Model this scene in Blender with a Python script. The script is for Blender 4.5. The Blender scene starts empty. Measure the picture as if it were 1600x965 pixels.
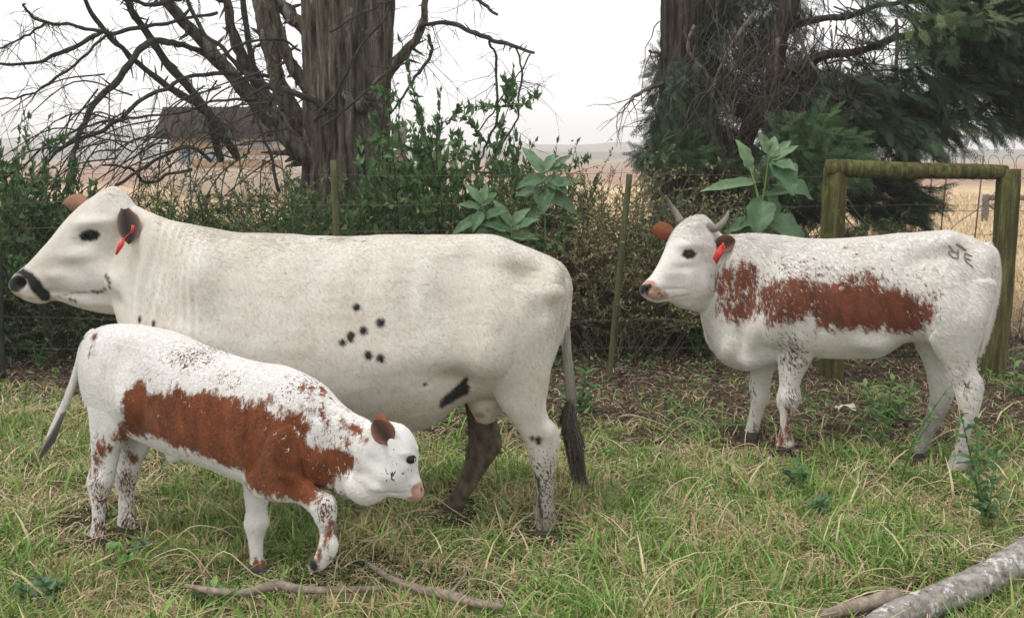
import bpy, math, random
import numpy as np
from mathutils import Vector, Matrix
from mathutils.bvhtree import BVHTree
from mathutils import noise as mn

random.seed(7)
RNG = np.random.default_rng(11)
SC = bpy.context.scene
COL = SC.collection
PI = math.pi
rad = math.radians

# ------------------------------------------------------------------ camera
CAMH, FPX, PITCH = 1.67, 1500.0, rad(9.18)
cam_d = bpy.data.cameras.new("camera")
cam_d.sensor_width = 36.0
cam_d.lens = 36.0 * FPX / 1600.0
cam_d.clip_start = 0.05
cam_d.clip_end = 20000
cam = bpy.data.objects.new("camera", cam_d)
COL.objects.link(cam)
cam.location = (0, 0, CAMH)
cam.rotation_euler = (PI / 2 - PITCH, 0, 0)
SC.camera = cam

# ------------------------------------------------------------------ light
SUN_EL, SUN_AZ = rad(60), rad(242)     # azimuth: compass-like, 0 = +Y, clockwise
world = bpy.data.worlds.new("World")
SC.world = world
world.use_nodes = True
wn, wl = world.node_tree.nodes, world.node_tree.links
bg = wn["Background"]
sky = wn.new("ShaderNodeTexSky")
sky.sky_type = 'NISHITA'
sky.sun_disc = False
sky.sun_elevation = SUN_EL
sky.sun_rotation = SUN_AZ
sky.dust_density = 5.0
sky.air_density = 1.0
mixw = wn.new("ShaderNodeMix")
mixw.data_type = 'RGBA'
mixw.inputs['Factor'].default_value = 0.86          # thick white overcast
mixw.inputs['B'].default_value = (12.6, 12.65, 12.8, 1)
wl.new(sky.outputs[0], mixw.inputs['A'])
wl.new(mixw.outputs['Result'], bg.inputs['Color'])
bg.inputs['Strength'].default_value = 0.115
sun_d = bpy.data.lights.new("sun", 'SUN')
sun_d.energy = 1.5
sun_d.angle = rad(13)
sun_d.color = (1.0, 0.965, 0.91)
sun = bpy.data.objects.new("sun", sun_d)
COL.objects.link(sun)
sdir = Vector((math.sin(SUN_AZ) * math.cos(SUN_EL), math.cos(SUN_AZ) * math.cos(SUN_EL), math.sin(SUN_EL)))
sun.rotation_euler = sdir.to_track_quat('Z', 'Y').to_euler()
SC.view_settings.view_transform = 'Standard'
SC.view_settings.look = 'None'
SC.view_settings.exposure = -0.1
SC.view_settings.gamma = 1.0
SC.view_settings.use_curve_mapping = False
SC.cycles.use_denoising = True
SC.cycles.max_bounces = 7
SC.cycles.diffuse_bounces = 4
SC.cycles.transparent_max_bounces = 8
SC.cycles.volume_bounces = 3
SC.cycles_curves.shape = 'RIBBONS'

# ------------------------------------------------------------------ helpers: view rays
_f = np.array([0, math.cos(PITCH), -math.sin(PITCH)])
_u = np.array([0, math.sin(PITCH), math.cos(PITCH)])
_r = np.array([1.0, 0, 0])
CAM = np.array([0, 0, CAMH])


def ray(px, py):
    return _f + (px - 800.0) / FPX * _r + (482.5 - py) / FPX * _u


def atY(px, py, Y):
    d = ray(px, py)
    return CAM + d * (Y / d[1])


def ground(px, py, z=0.0):
    d = ray(px, py)
    return CAM + d * ((z - CAMH) / d[2])


class Plane:
    """upright plane through (x, y) running along unit direction d; lat > 0 is towards the camera"""
    def __init__(s, x, y, dx, dy):
        s.o = np.array([x, y, 0.0])
        L = math.hypot(dx, dy)
        s.d = np.array([dx / L, dy / L, 0])
        n = np.array([s.d[1], -s.d[0], 0])
        if n[1] > 0:
            n = -n
        s.n = n

    def p(s, px, py, lat=0.0):
        r = ray(px, py)
        o = s.o + s.n * lat
        t = np.dot(o - CAM, s.n) / np.dot(r, s.n)
        return CAM + r * t

    def sz(s, px, py, lat=0.0):
        q = s.p(px, py, lat)
        return np.array([np.dot(q - s.o, s.d), q[2]])


# ------------------------------------------------------------------ helpers: meshes
def mesh_np(name, verts, faces_list, smooth=True, attrs=None, matidx=None):
    me = bpy.data.meshes.new(name)
    verts = np.asarray(verts, dtype=np.float32)
    me.vertices.add(len(verts))
    me.vertices.foreach_set('co', verts.ravel())
    fl = [np.asarray(f, dtype=np.int32) for f in faces_list if len(f)]
    nl = sum(f.size for f in fl)
    nf = sum(len(f) for f in fl)
    me.loops.add(nl)
    me.polygons.add(nf)
    me.loops.foreach_set('vertex_index', np.concatenate([f.ravel() for f in fl]))
    tot = np.concatenate([np.full(len(f), f.shape[1], dtype=np.int32) for f in fl])
    st = np.concatenate([[0], np.cumsum(tot)[:-1]]).astype(np.int32)
    me.polygons.foreach_set('loop_start', st)
    me.polygons.foreach_set('loop_total', tot)
    if smooth:
        me.polygons.foreach_set('use_smooth', np.ones(nf, dtype=bool))
    if matidx is not None:
        me.polygons.foreach_set('material_index', np.asarray(matidx, dtype=np.int32))
    me.update(calc_edges=True)
    if attrs:
        for k, v in attrs.items():
            v = np.asarray(v, dtype=np.float32)
            if v.ndim == 1:
                a = me.attributes.new(k, 'FLOAT', 'POINT')
                a.data.foreach_set('value', v)
            else:
                a = me.attributes.new(k, 'FLOAT_VECTOR', 'POINT')
                a.data.foreach_set('vector', v.ravel())
    return me


def catmull(P, n):
    P = np.asarray(P, float)
    if len(P) == 2:
        t = np.linspace(0, 1, n)[:, None]
        return P[0] * (1 - t) + P[1] * t
    E = np.vstack([2 * P[0] - P[1], P, 2 * P[-1] - P[-2]])
    out = []
    k = len(P) - 1
    for x in np.linspace(0, k, n):
        i = min(int(x), k - 1)
        t = x - i
        a, b, c, d = E[i], E[i + 1], E[i + 2], E[i + 3]
        out.append(0.5 * ((2 * b) + (-a + c) * t + (2 * a - 5 * b + 4 * c - d) * t * t + (-a + 3 * b - 3 * c + d) * t ** 3))
    return np.array(out)


class MB:
    def __init__(s):
        s.v, s.q, s.t, s.a = [], [], [], []
        s.n = 0

    def add(s, v, quads=(), tris=(), rnd=None):
        v = np.asarray(v, float)
        if len(quads):
            s.q.append(np.asarray(quads, int) + s.n)
        if len(tris):
            s.t.append(np.asarray(tris, int) + s.n)
        s.v.append(v)
        s.a.append(np.full(len(v), random.random() if rnd is None else rnd) if np.isscalar(rnd) or rnd is None else rnd)
        s.n += len(v)

    def tube(s, pts, radii, sides=8, per=3, rough=0.0, rnd=None, cap=True, flute=None):
        P = np.asarray(pts, float)
        n = max(2, (len(P) - 1) * per + 1)
        r = np.asarray(radii, float)
        if r.ndim == 0:
            r = np.full(len(P), float(r))
        R = np.maximum(catmull(r[:, None], n)[:, 0], r.min() * .6)
        Q = catmull(P, n)
        T = np.gradient(Q, axis=0)
        T /= np.linalg.norm(T, axis=1)[:, None] + 1e-9
        up = np.array([0, 0, 1.0]) if abs(T[0, 2]) < .9 else np.array([1.0, 0, 0])
        a = np.cross(up, T[0]); a /= np.linalg.norm(a)
        V = np.zeros((n, sides, 3))
        ang = np.linspace(0, 2 * PI, sides, endpoint=False)
        for i in range(n):
            a = a - T[i] * np.dot(a, T[i]); a /= np.linalg.norm(a) + 1e-9
            b = np.cross(T[i], a)
            rr = R[i] * np.ones(sides)
            if flute is not None:
                rr = rr * flute(ang, i / (n - 1))
            if rough:
                rr = rr * (1 + rough * RNG.uniform(-1, 1, sides))
            V[i] = Q[i] + (np.cos(ang) * rr)[:, None] * a + (np.sin(ang) * rr)[:, None] * b
        base = np.arange(n * sides).reshape(n, sides)
        nx = np.roll(base, -1, axis=1)
        quads = np.stack([base[:-1], nx[:-1], nx[1:], base[1:]], -1).reshape(-1, 4)
        V = V.reshape(-1, 3)
        tris = []
        if cap:
            V = np.vstack([V, Q[0], Q[-1]])
            k = n * sides
            for j in range(sides):
                tris.append((k, (j + 1) % sides, j))
                tris.append((k + 1, base[-1, j], base[-1, (j + 1) % sides]))
        s.add(V, quads, tris, rnd)

    def box(s, c, size, M=None, rnd=None):
        v = np.array([(x, y, z) for z in (-.5, .5) for y in (-.5, .5) for x in (-.5, .5)]) * np.array(size)
        if M is not None:
            v = v @ np.array(M).T
        v = v + np.array(c)
        s.add(v, [(0, 2, 3, 1), (4, 5, 7, 6), (0, 1, 5, 4), (2, 6, 7, 3), (0, 4, 6, 2), (1, 3, 7, 5)], rnd=rnd)

    def build(s, name, mat, parent=None, smooth=True, offset=(0, 0, 0)):
        v = np.vstack(s.v) - np.array(offset)
        me = mesh_np(name, v, [np.vstack(s.q) if s.q else [], np.vstack(s.t) if s.t else []], smooth,
                     {'rnd': np.concatenate(s.a)})
        return link(name, me, mat, parent)


def link(name, me, mat, parent=None):
    for m in (mat if isinstance(mat, (list, tuple)) else [mat]):
        me.materials.append(m)
    o = bpy.data.objects.new(name, me)
    COL.objects.link(o)
    if parent is not None:
        o.parent = parent
    return o


def empty(name, loc, label=None, cat=None, group=None):
    o = bpy.data.objects.new(name, None)
    o.empty_display_size = .1
    COL.objects.link(o)
    o.location = [float(c) for c in loc]
    if label:
        tag(o, label, cat, group)
    return o


def tag(o, label=None, cat=None, group=None, kind=None):
    if label: o['label'] = label
    if cat: o['category'] = cat
    if group: o['group'] = group
    if kind: o['kind'] = kind
    return o


# leaves: N small folded blades from vectorised arrays
def leaves_np(pos, dirv, L, W, fold=.25, rng=RNG, curl=.0):
    N = len(pos)
    d = dirv / (np.linalg.norm(dirv, axis=1)[:, None] + 1e-9)
    r = rng.normal(size=(N, 3))
    s = np.cross(d, r); s /= np.linalg.norm(s, axis=1)[:, None] + 1e-9
    n = np.cross(s, d)
    L = np.broadcast_to(L, N)[:, None]
    W = np.broadcast_to(W, N)[:, None]
    base = pos
    m1 = pos + d * L * .42 + s * W * .5 + n * W * fold
    m2 = pos + d * L * .42 - s * W * .5 + n * W * fold
    tip = pos + d * L - n * L * curl
    mid = pos + d * L * .45
    V = np.stack([base, m1, tip, m2, mid], 1).reshape(-1, 3)
    k = np.arange(N)[:, None] * 5
    F = np.concatenate([k + np.array([[0, 4, 1]]), k + np.array([[4, 2, 1]]), k + np.array([[0, 3, 4]]), k + np.array([[4, 3, 2]])], 0)
    return V, F


# ------------------------------------------------------------------ materials
def nodes(name):
    m = bpy.data.materials.new(name)
    m.use_nodes = True
    nt = m.node_tree
    b = nt.nodes['Principled BSDF']
    return m, nt, b


def N(nt, typ, **kw):
    n = nt.nodes.new('ShaderNode' + typ)
    for k, v in kw.items():
        if k in n.inputs.keys() if hasattr(n.inputs, 'keys') else False:
            n.inputs[k].default_value = v
        else:
            setattr(n, k, v)
    return n


def ramp(nt, fac, stops):
    r = nt.nodes.new('ShaderNodeValToRGB')
    e = r.color_ramp.elements
    while len(e) < len(stops):
        e.new(0.5)
    for el, (p, c) in zip(e, stops):
        el.position = p
        el.color = (*c, 1) if len(c) == 3 else c
    nt.links.new(fac, r.inputs[0])
    return r.outputs[0]


def noise(nt, vec, scale, detail=4, rough=.6, dist=0.0):
    n = nt.nodes.new('ShaderNodeTexNoise')
    n.inputs['Scale'].default_value = scale
    n.inputs['Detail'].default_value = detail
    n.inputs['Roughness'].default_value = rough
    n.inputs['Distortion'].default_value = dist
    if vec is not None:
        nt.links.new(vec, n.inputs['Vector'])
    return n.outputs['Fac']


def math_(nt, op, a, b=None, c=None, clamp=False):
    n = nt.nodes.new('ShaderNodeMath')
    n.operation = op
    n.use_clamp = clamp
    for i, x in enumerate((a, b, c)):
        if x is None: continue
        if isinstance(x, (int, float)):
            n.inputs[i].default_value = x
        else:
            nt.links.new(x, n.inputs[i])
    return n.outputs[0]


def mixc(nt, fac, a, b, blend='MIX'):
    n = nt.nodes.new('ShaderNodeMix')
    n.data_type = 'RGBA'
    n.blend_type = blend
    for k, x in (('Factor', fac), ('A', a), ('B', b)):
        if isinstance(x, (int, float)):
            n.inputs[k].default_value = x
        elif isinstance(x, tuple):
            n.inputs[k].default_value = (*x, 1) if len(x) == 3 else x
        else:
            nt.links.new(x, n.inputs[k])
    return n.outputs['Result']


def attr(nt, name, out='Fac'):
    a = nt.nodes.new('ShaderNodeAttribute')
    a.attribute_name = name
    return a.outputs[out]


def objco(nt, scale=(1, 1, 1), rot=(0, 0, 0), src=None):
    if src is None:
        src = nt.nodes.new('ShaderNodeTexCoord').outputs['Object']
    m = nt.nodes.new('ShaderNodeMapping')
    m.inputs['Scale'].default_value = scale
    m.inputs['Rotation'].default_value = rot
    nt.links.new(src, m.inputs['Vector'])
    return m.outputs[0]


def bump(nt, b, h, strength=.4, dist=.01):
    n = nt.nodes.new('ShaderNodeBump')
    n.inputs['Strength'].default_value = strength
    n.inputs['Distance'].default_value = dist
    nt.links.new(h, n.inputs['Height'])
    nt.links.new(n.outputs[0], b.inputs['Normal'])


def leaf_mat(name, stops, rough=.5, trans=.25, spec=.35, big=False):
    m, nt, b = nodes(name)
    c = ramp(nt, attr(nt, 'rnd'), stops)
    co = objco(nt)
    c = mixc(nt, .35 if not big else .6, c, ramp(nt, noise(nt, co, 6 if not big else 30, 5, .7), [(.3, (.35, .35, .3)), (.7, (1.0, 1.0, 1.0))]), 'MULTIPLY')
    if big:
        bump(nt, b, noise(nt, co, 60, 3), .6, .004)
    nt.links.new(c, b.inputs['Base Color'])
    b.inputs['Roughness'].default_value = rough
    b.inputs['Specular IOR Level'].default_value = spec
    if trans > 0:
        tr = nt.nodes.new('ShaderNodeBsdfTranslucent')
        nt.links.new(c, tr.inputs['Color'])
        mx = nt.nodes.new('ShaderNodeMixShader')
        mx.inputs[0].default_value = trans
        nt.links.new(b.outputs[0], mx.inputs[1])
        nt.links.new(tr.outputs[0], mx.inputs[2])
        nt.links.new(mx.outputs[0], nt.nodes['Material Output'].inputs['Surface'])
    return m


def bark_mat(name, stops, scale=(7, 7, 1.0), bstr=.9, lichen=None, lt=.62, bd=.03, ls=9):
    m, nt, b = nodes(name)
    co = objco(nt, scale)
    n1 = noise(nt, co, 3.0, 8, .65, .4)
    c = ramp(nt, n1, stops)
    if lichen is not None:
        n2 = noise(nt, objco(nt, (1, 1, .6)), ls, 6, .7)
        c = mixc(nt, ramp(nt, n2, [(lt, (0, 0, 0)), (lt + .06, (1, 1, 1))]), c, lichen)
    c = mixc(nt, .5, c, ramp(nt, noise(nt, objco(nt), 40, 4), [(.3, (.5, .5, .5)), (.7, (1, 1, 1))]), 'MULTIPLY')
    nt.links.new(c, b.inputs['Base Color'])
    b.inputs['Roughness'].default_value = .95
    b.inputs['Specular IOR Level'].default_value = .15
    bump(nt, b, n1, bstr, bd)
    return m


M_bark = bark_mat('grey_bark', [(.36, (.018, .013, .010)), (.46, (.095, .074, .056)), (.58, (.20, .165, .13)), (.72, (.33, .295, .245))], scale=(6, 6, .8), lichen=(.36, .37, .32), lt=.60, bd=.06, ls=5)
M_bark_dark = bark_mat('mossy_branch_bark', [(.3, (.022, .021, .017)), (.6, (.07, .067, .054)), (.8, (.15, .145, .12))], scale=(4, 4, 4), bd=.01)
M_bark_con = bark_mat('conifer_bark', [(.36, (.015, .011, .009)), (.5, (.055, .042, .033)), (.72, (.13, .11, .088))], scale=(8, 8, .8))
M_twig = bark_mat('dry_twig_bark', [(.3, (.07, .055, .042)), (.7, (.24, .19, .15))], scale=(5, 5, 5), bd=.003)
M_deadtwig = bark_mat('dead_hanging_twig_bark', [(.3, (.035, .028, .022)), (.7, (.13, .105, .085))], scale=(5, 5, 5), bd=.003)
M_palestick = bark_mat('weathered_stick_bark', [(.3, (.16, .12, .09)), (.7, (.46, .38, .31))], scale=(10, 10, 10), bd=.004)
M_log = bark_mat('lichen_log_bark', [(.3, (.12, .10, .085)), (.5, (.33, .30, .27)), (.7, (.5, .475, .43))], scale=(9, 9, 9), lichen=(.70, .68, .63), lt=.56, bd=.02, ls=26)
M_bark_dark_alias = M_bark_dark  # second name for the dark mossy branch bark
M_leaf_dark = leaf_mat('dark_narrow_leaf', [(0, (.035, .07, .026)), (.4, (.09, .155, .052)), (.7, (.175, .25, .085)), (.88, (.30, .32, .13)), (1, (.46, .38, .21))], spec=.2)
M_leaf_mid = leaf_mat('mid_green_leaf', [(0, (.05, .11, .04)), (.6, (.12, .215, .085)), (1, (.22, .32, .12))], spec=.2)
M_leaf_dry = leaf_mat('drying_weed_leaf', [(0, (.08, .14, .035)), (.4, (.23, .28, .09)), (.7, (.42, .38, .18)), (1, (.52, .38, .24))], trans=.35)
M_leaf_big = leaf_mat('grey_green_broad_leaf', [(0, (.07, .155, .065)), (.6, (.12, .23, .10)), (1, (.23, .34, .16))], big=True, spec=.5, trans=.15)
M_weed = leaf_mat('fresh_weed_leaf', [(0, (.09, .19, .05)), (.6, (.19, .34, .10)), (1, (.3, .44, .16))], spec=.25)
M_weed2 = leaf_mat('deep_green_weed_leaf', [(0, (.06, .14, .05)), (.6, (.12, .23, .09)), (1, (.2, .32, .13))], spec=.25)
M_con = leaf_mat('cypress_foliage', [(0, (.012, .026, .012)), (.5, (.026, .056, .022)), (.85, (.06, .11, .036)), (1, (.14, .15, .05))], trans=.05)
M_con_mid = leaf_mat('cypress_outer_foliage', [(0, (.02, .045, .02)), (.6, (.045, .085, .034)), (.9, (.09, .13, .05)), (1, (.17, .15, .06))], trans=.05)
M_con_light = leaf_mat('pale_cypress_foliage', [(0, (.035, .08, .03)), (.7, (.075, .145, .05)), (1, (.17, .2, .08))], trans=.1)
M_flower = leaf_mat('dry_flower_head', [(0, (.22, .11, .06)), (.6, (.42, .24, .15)), (1, (.5, .38, .25))], trans=0)


def grass_mat(name, stops, tr=.14):
    m, nt, b = nodes(name)
    c = ramp(nt, attr(nt, 'rnd'), stops)
    nt.links.new(c, b.inputs['Base Color'])
    b.inputs['Roughness'].default_value = .6
    b.inputs['Specular IOR Level'].default_value = .25
    trn = nt.nodes.new('ShaderNodeBsdfTranslucent')
    nt.links.new(c, trn.inputs['Color'])
    mx = nt.nodes.new('ShaderNodeMixShader')
    mx.inputs[0].default_value = tr
    nt.links.new(b.outputs[0], mx.inputs[1])
    nt.links.new(trn.outputs[0], mx.inputs[2])
    nt.links.new(mx.outputs[0], nt.nodes['Material Output'].inputs['Surface'])
    return m


M_grass = grass_mat('grass_blades', [(0, (.07, .15, .022)), (.3, (.17, .31, .06)), (.55, (.31, .43, .12)), (.62, (.50, .48, .22)), (.8, (.66, .54, .32)), (1, (.34, .2, .12))])
M_straw = grass_mat('straw_blades', [(0, (.30, .19, .11)), (.4, (.58, .45, .28)), (1, (.76, .66, .46))])
M_litter = grass_mat('leaf_litter', [(0, (.045, .028, .02)), (.6, (.12, .076, .052)), (.85, (.22, .15, .105)), (1, (.44, .35, .25))], .05)


def plain(name, col, rough=.6, spec=.3, var=.3, scale=20):
    m, nt, b = nodes(name)
    c = mixc(nt, var, col, ramp(nt, noise(nt, objco(nt), scale, 5), [(.3, (.3, .3, .3)), (.7, (1, 1, 1))]), 'MULTIPLY')
    nt.links.new(c, b.inputs['Base Color'])
    b.inputs['Roughness'].default_value = rough
    b.inputs['Specular IOR Level'].default_value = spec
    return m


# ------------------------------------------------------------------ ground
def gz(x, y):
    x = np.asarray(x, float); y = np.asarray(y, float)
    z = .018 * np.sin(x * 2.1 + 1.3 * np.sin(y * 1.7)) * np.cos(y * 2.6 + .7) + .012 * np.sin(x * 5.3 + y * 3.1)
    z = z + .008 * np.sin(x * 11 - y * 9)
    far = np.clip((y - 7) / 2.0, 0, 1)
    return z * (1 - far)


def axis(lo, hi, fine_lo, fine_hi, step):
    a = list(np.arange(fine_lo, fine_hi, step))
    s = step; x = fine_hi
    while x < hi:
        a.append(x); s *= 1.25; x += s
    a.append(hi)
    s = step; x = fine_lo - step
    while x > lo:
        a.insert(0, x); s *= 1.25; x -= s
    a.insert(0, lo)
    return np.array(a)


gxs = axis(-740, 740, -5, 5, .06)
gys = axis(-25, 810, 2.2, 9, .06)
GX, GY = np.meshgrid(gxs, gys)
GZ = gz(GX, GY)
idx = np.arange(GX.size).reshape(GX.shape)
quads = np.stack([idx[:-1, :-1], idx[:-1, 1:], idx[1:, 1:], idx[1:, :-1]], -1).reshape(-1, 4)
me = mesh_np('ground', np.stack([GX.ravel(), GY.ravel(), GZ.ravel()], 1), [quads])
m, nt, b = nodes('ground_soil')
tc = nt.nodes.new('ShaderNodeTexCoord').outputs['Object']
sep = nt.nodes.new('ShaderNodeSeparateXYZ'); nt.links.new(tc, sep.inputs[0])
Yc = sep.outputs['Y']
nA = noise(nt, objco(nt), 3, 8, .7)
nB = noise(nt, objco(nt), 26, 8, .75)
soil = ramp(nt, nB, [(.3, (.03, .021, .015)), (.5, (.09, .062, .045)), (.72, (.2, .15, .11))])
turf = ramp(nt, nB, [(.3, (.02, .016, .009)), (.5, (.06, .045, .025)), (.75, (.16, .115, .07))])
nF = noise(nt, objco(nt, (.5, .12, 1)), .8, 8, .7)
straw = ramp(nt, nF, [(.3, (.40, .28, .165)), (.5, (.58, .43, .26)), (.72, (.72, .58, .39))])
brown = ramp(nt, noise(nt, objco(nt, (.05, .2, 1)), .6, 6, .7), [(.3, (.26, .155, .115)), (.7, (.42, .28, .2))])
far = ramp(nt, noise(nt, objco(nt, (.003, .012, 1)), 1.0, 6, .6), [(.35, (.22, .17, .13)), (.5, (.34, .26, .18)), (.65, (.16, .17, .12))])
y1 = math_(nt, 'ADD', Yc, math_(nt, 'MULTIPLY', math_(nt, 'SUBTRACT', nA, .5), 2.2))
s1 = math_(nt, 'MULTIPLY_ADD', y1, 1.2, -6.2, True)
s2 = math_(nt, 'MULTIPLY_ADD', y1, .5, -4.2, True)
s3 = math_(nt, 'MULTIPLY_ADD', math_(nt, 'ADD', Yc, math_(nt, 'MULTIPLY', nF, 20)), .1, -5.6, True)
s4 = math_(nt, 'MULTIPLY_ADD', Yc, .012, -1.3, True)
c = mixc(nt, s1, turf, soil)
c = mixc(nt, s2, c, straw)
c = mixc(nt, s3, c, brown)
c = mixc(nt, s4, c, far)
nt.links.new(c, b.inputs['Base Color'])
b.inputs['Roughness'].default_value = 1
b.inputs['Specular IOR Level'].default_value = .1
bump(nt, b, nB, .9, .03)
g = link('ground', me, m)
tag(g, kind='structure')


# hills on the horizon
def hill(name, Y, pts, depth, mat):
    """ridge line given as (pixel x, pixel y) silhouette points; a real ridge with depth"""
    P = catmull(np.array(pts, float), len(pts) * 10)
    mb = MB()
    rows = []
    K = 9
    for k in range(K):
        t = k / (K - 1)
        h = math.sin(PI * t) ** 1.3
        row = []
        for i, (px, py) in enumerate(P):
            q = atY(px, py, Y)
            row.append((q[0] * (1 + (t - .5) * depth / Y), Y + (t - .5) * depth, -.9 + (q[2] + .9) * h))
        rows.append(row)
    V = np.array(rows)
    id_ = np.arange(V.shape[0] * V.shape[1]).reshape(V.shape[:2])
    q = np.stack([id_[:-1, :-1], id_[:-1, 1:], id_[1:, 1:], id_[1:, :-1]], -1).reshape(-1, 4)
    mb.add(V.reshape(-1, 3), q, rnd=.5)
    o = mb.build(name, mat)
    tag(o, kind='structure')


M_hill = plain('distant_hill_grass', (.16, .15, .12), .95, .1, .5, .01)
hill('hills', 620, [(-500, 222), (-200, 212), (0, 216), (60, 208), (120, 202), (200, 200), (280, 206), (420, 216), (560, 224), (700, 226), (780, 224), (900, 226), (1000, 222), (1200, 232), (1500, 234), (1700, 232), (2100, 236)], 260, M_hill)
hill('hills', 330, [(-500, 238), (-100, 232), (60, 230), (180, 236), (420, 236), (640, 238), (800, 236), (980, 238), (1200, 240), (1450, 236), (1600, 234), (2100, 236)], 120, M_hill)

# ------------------------------------------------------------------ haze
HAZE = 0.0020
if HAZE > 0:
    mb = MB()
    mb.box((0, 395, 8.5), (1500, 850, 25))
    m, nt, b = nodes('hazy_air')
    nt.nodes.remove(b)
    pv = nt.nodes.new('ShaderNodeVolumePrincipled')
    pv.inputs['Color'].default_value = (1, 1, 1, 1)
    pv.inputs['Density'].default_value = HAZE
    pv.inputs['Anisotropy'].default_value = .2
    nt.links.new(pv.outputs[0], nt.nodes['Material Output'].inputs['Volume'])
    hz = mb.build('haze', m, smooth=False)
    tag(hz, kind='stuff')

# ------------------------------------------------------------------ cattle
def coat_mat(name, white, brown_c, streak_rot=(0, 0, 0), streak_scale=(1, 1, .28), dirt=.35, edge=.035, black_c=(.018, .016, .015), sscale=70, fine=26, esharp=90, speck_c=None, streakdark=.22):
    m, nt, b = nodes(name)
    root = attr(nt, 'root', 'Vector')
    cs = objco(nt, streak_scale, streak_rot, root)
    nstreak = noise(nt, cs, fine * 3.2, 4, .65)
    nmid = noise(nt, cs, fine, 4, .6)
    nbig = noise(nt, root, 5, 4, .6)
    jit = math_(nt, 'ADD', math_(nt, 'MULTIPLY', math_(nt, 'SUBTRACT', nmid, .5), edge * 4.2),
                math_(nt, 'MULTIPLY', math_(nt, 'SUBTRACT', nstreak, .5), edge * 2.6))
    # base white with dirt
    w = mixc(nt, math_(nt, 'MULTIPLY', ramp(nt, noise(nt, root, 14, 6, .7), [(.38, (0, 0, 0)), (.68, (1, 1, 1))]), dirt * .5), white, (white[0] * .72, white[1] * .69, white[2] * .64))
    w = mixc(nt, math_(nt, 'MULTIPLY', ramp(nt, nbig, [(.35, (0, 0, 0)), (.7, (1, 1, 1))]), dirt), w,
             (white[0] * .74, white[1] * .67, white[2] * .55))
    w = mixc(nt, math_(nt, 'MULTIPLY', ramp(nt, nstreak, [(.35, (1, 1, 1)), (.62, (0, 0, 0))]), streakdark), w, (white[0] * .66, white[1] * .62, white[2] * .55))
    # speckles
    dens = attr(nt, 'speck')
    sp = noise(nt, cs, sscale, 2, .5)
    smk = math_(nt, 'MULTIPLY', math_(nt, 'ADD', math_(nt, 'SUBTRACT', sp, .74), math_(nt, 'MULTIPLY', dens, .34)), 26, None, True)
    br = mixc(nt, ramp(nt, noise(nt, cs, fine * .5, 5, .65), [(.32, (0, 0, 0)), (.68, (1, 1, 1))]), tuple(x * .6 for x in brown_c), tuple(min(1, x * 1.45) for x in brown_c))
    br = mixc(nt, .35, br, ramp(nt, nstreak, [(.3, (.55, .5, .5)), (.7, (1, 1, 1))]), 'MULTIPLY')
    c = mixc(nt, smk, w, speck_c if speck_c else mixc(nt, .35, br, (.03, .02, .018)))
    jit = math_(nt, 'ADD', jit, math_(nt, 'MULTIPLY', math_(nt, 'SUBTRACT', noise(nt, objco(nt, streak_scale, streak_rot, root), fine * .36, 2, .5), .5), edge * 2.4))
    fleck = noise(nt, cs, fine * 2.6, 3, .6)
    jit = math_(nt, 'SUBTRACT', jit, math_(nt, 'MULTIPLY', math_(nt, 'MULTIPLY_ADD', math_(nt, 'ADD', fleck, math_(nt, 'MULTIPLY', attr(nt, 'roan'), .22)), 9, -6.1, True), .25))
    mk = math_(nt, 'MULTIPLY_ADD', math_(nt, 'ADD', attr(nt, 'brown'), jit), esharp, .5, True)
    c = mixc(nt, mk, c, br)
    # mud on the legs, plus painted shading on shoulder and mouth creases
    mud_shade = ramp(nt, nmid, [(.3, (.045, .033, .024)), (.7, (.19, .145, .105))])
    mm = math_(nt, 'MULTIPLY', math_(nt, 'ADD', attr(nt, 'mud_shade'), math_(nt, 'MULTIPLY', math_(nt, 'SUBTRACT', nmid, .5), .5)), attr(nt, 'mud_shade'), None, True)
    c = mixc(nt, mm, c, mud_shade)
    c = mixc(nt, math_(nt, 'MULTIPLY_ADD', math_(nt, 'ADD', attr(nt, 'pink'), math_(nt, 'MULTIPLY', math_(nt, 'SUBTRACT', nstreak, .5), .25)), 4.5, -1.6, True), c, mixc(nt, nmid, (.36, .19, .135), (.55, .36, .27)))
    bj = math_(nt, 'ADD', math_(nt, 'MULTIPLY', math_(nt, 'SUBTRACT', nstreak, .5), .018), math_(nt, 'MULTIPLY', math_(nt, 'SUBTRACT', nmid, .5), .012))
    bk = math_(nt, 'MULTIPLY_ADD', math_(nt, 'ADD', attr(nt, 'black'), bj), 75, .6, True)
    c = mixc(nt, bk, c, black_c)
    # hair-to-hair tone variation
    c = mixc(nt, .6, c, ramp(nt, attr(nt, 'rnd'), [(0, (.62, .60, .57)), (.45, (1, 1, 1))]), 'MULTIPLY')
    nt.links.new(c, b.inputs['Base Color'])
    b.inputs['Roughness'].default_value = .75
    b.inputs['Specular IOR Level'].default_value = .2
    b.inputs['Sheen Weight'].default_value = .12
    bump(nt, b, math_(nt, 'ADD', math_(nt, 'MULTIPLY', nstreak, .35), noise(nt, root, 22, 3, .55)), .35, .012)
    return m


M_hoof = plain('hoof_horn', (.07, .06, .055), .5, .4)
M_eye = plain('eye_glossy_dark', (.008, .006, .006), .04, .45, .1)
M_tag = plain('red_plastic_tag', (.72, .045, .035), .4, .5, .15, 60)
M_earskin = None


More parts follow.
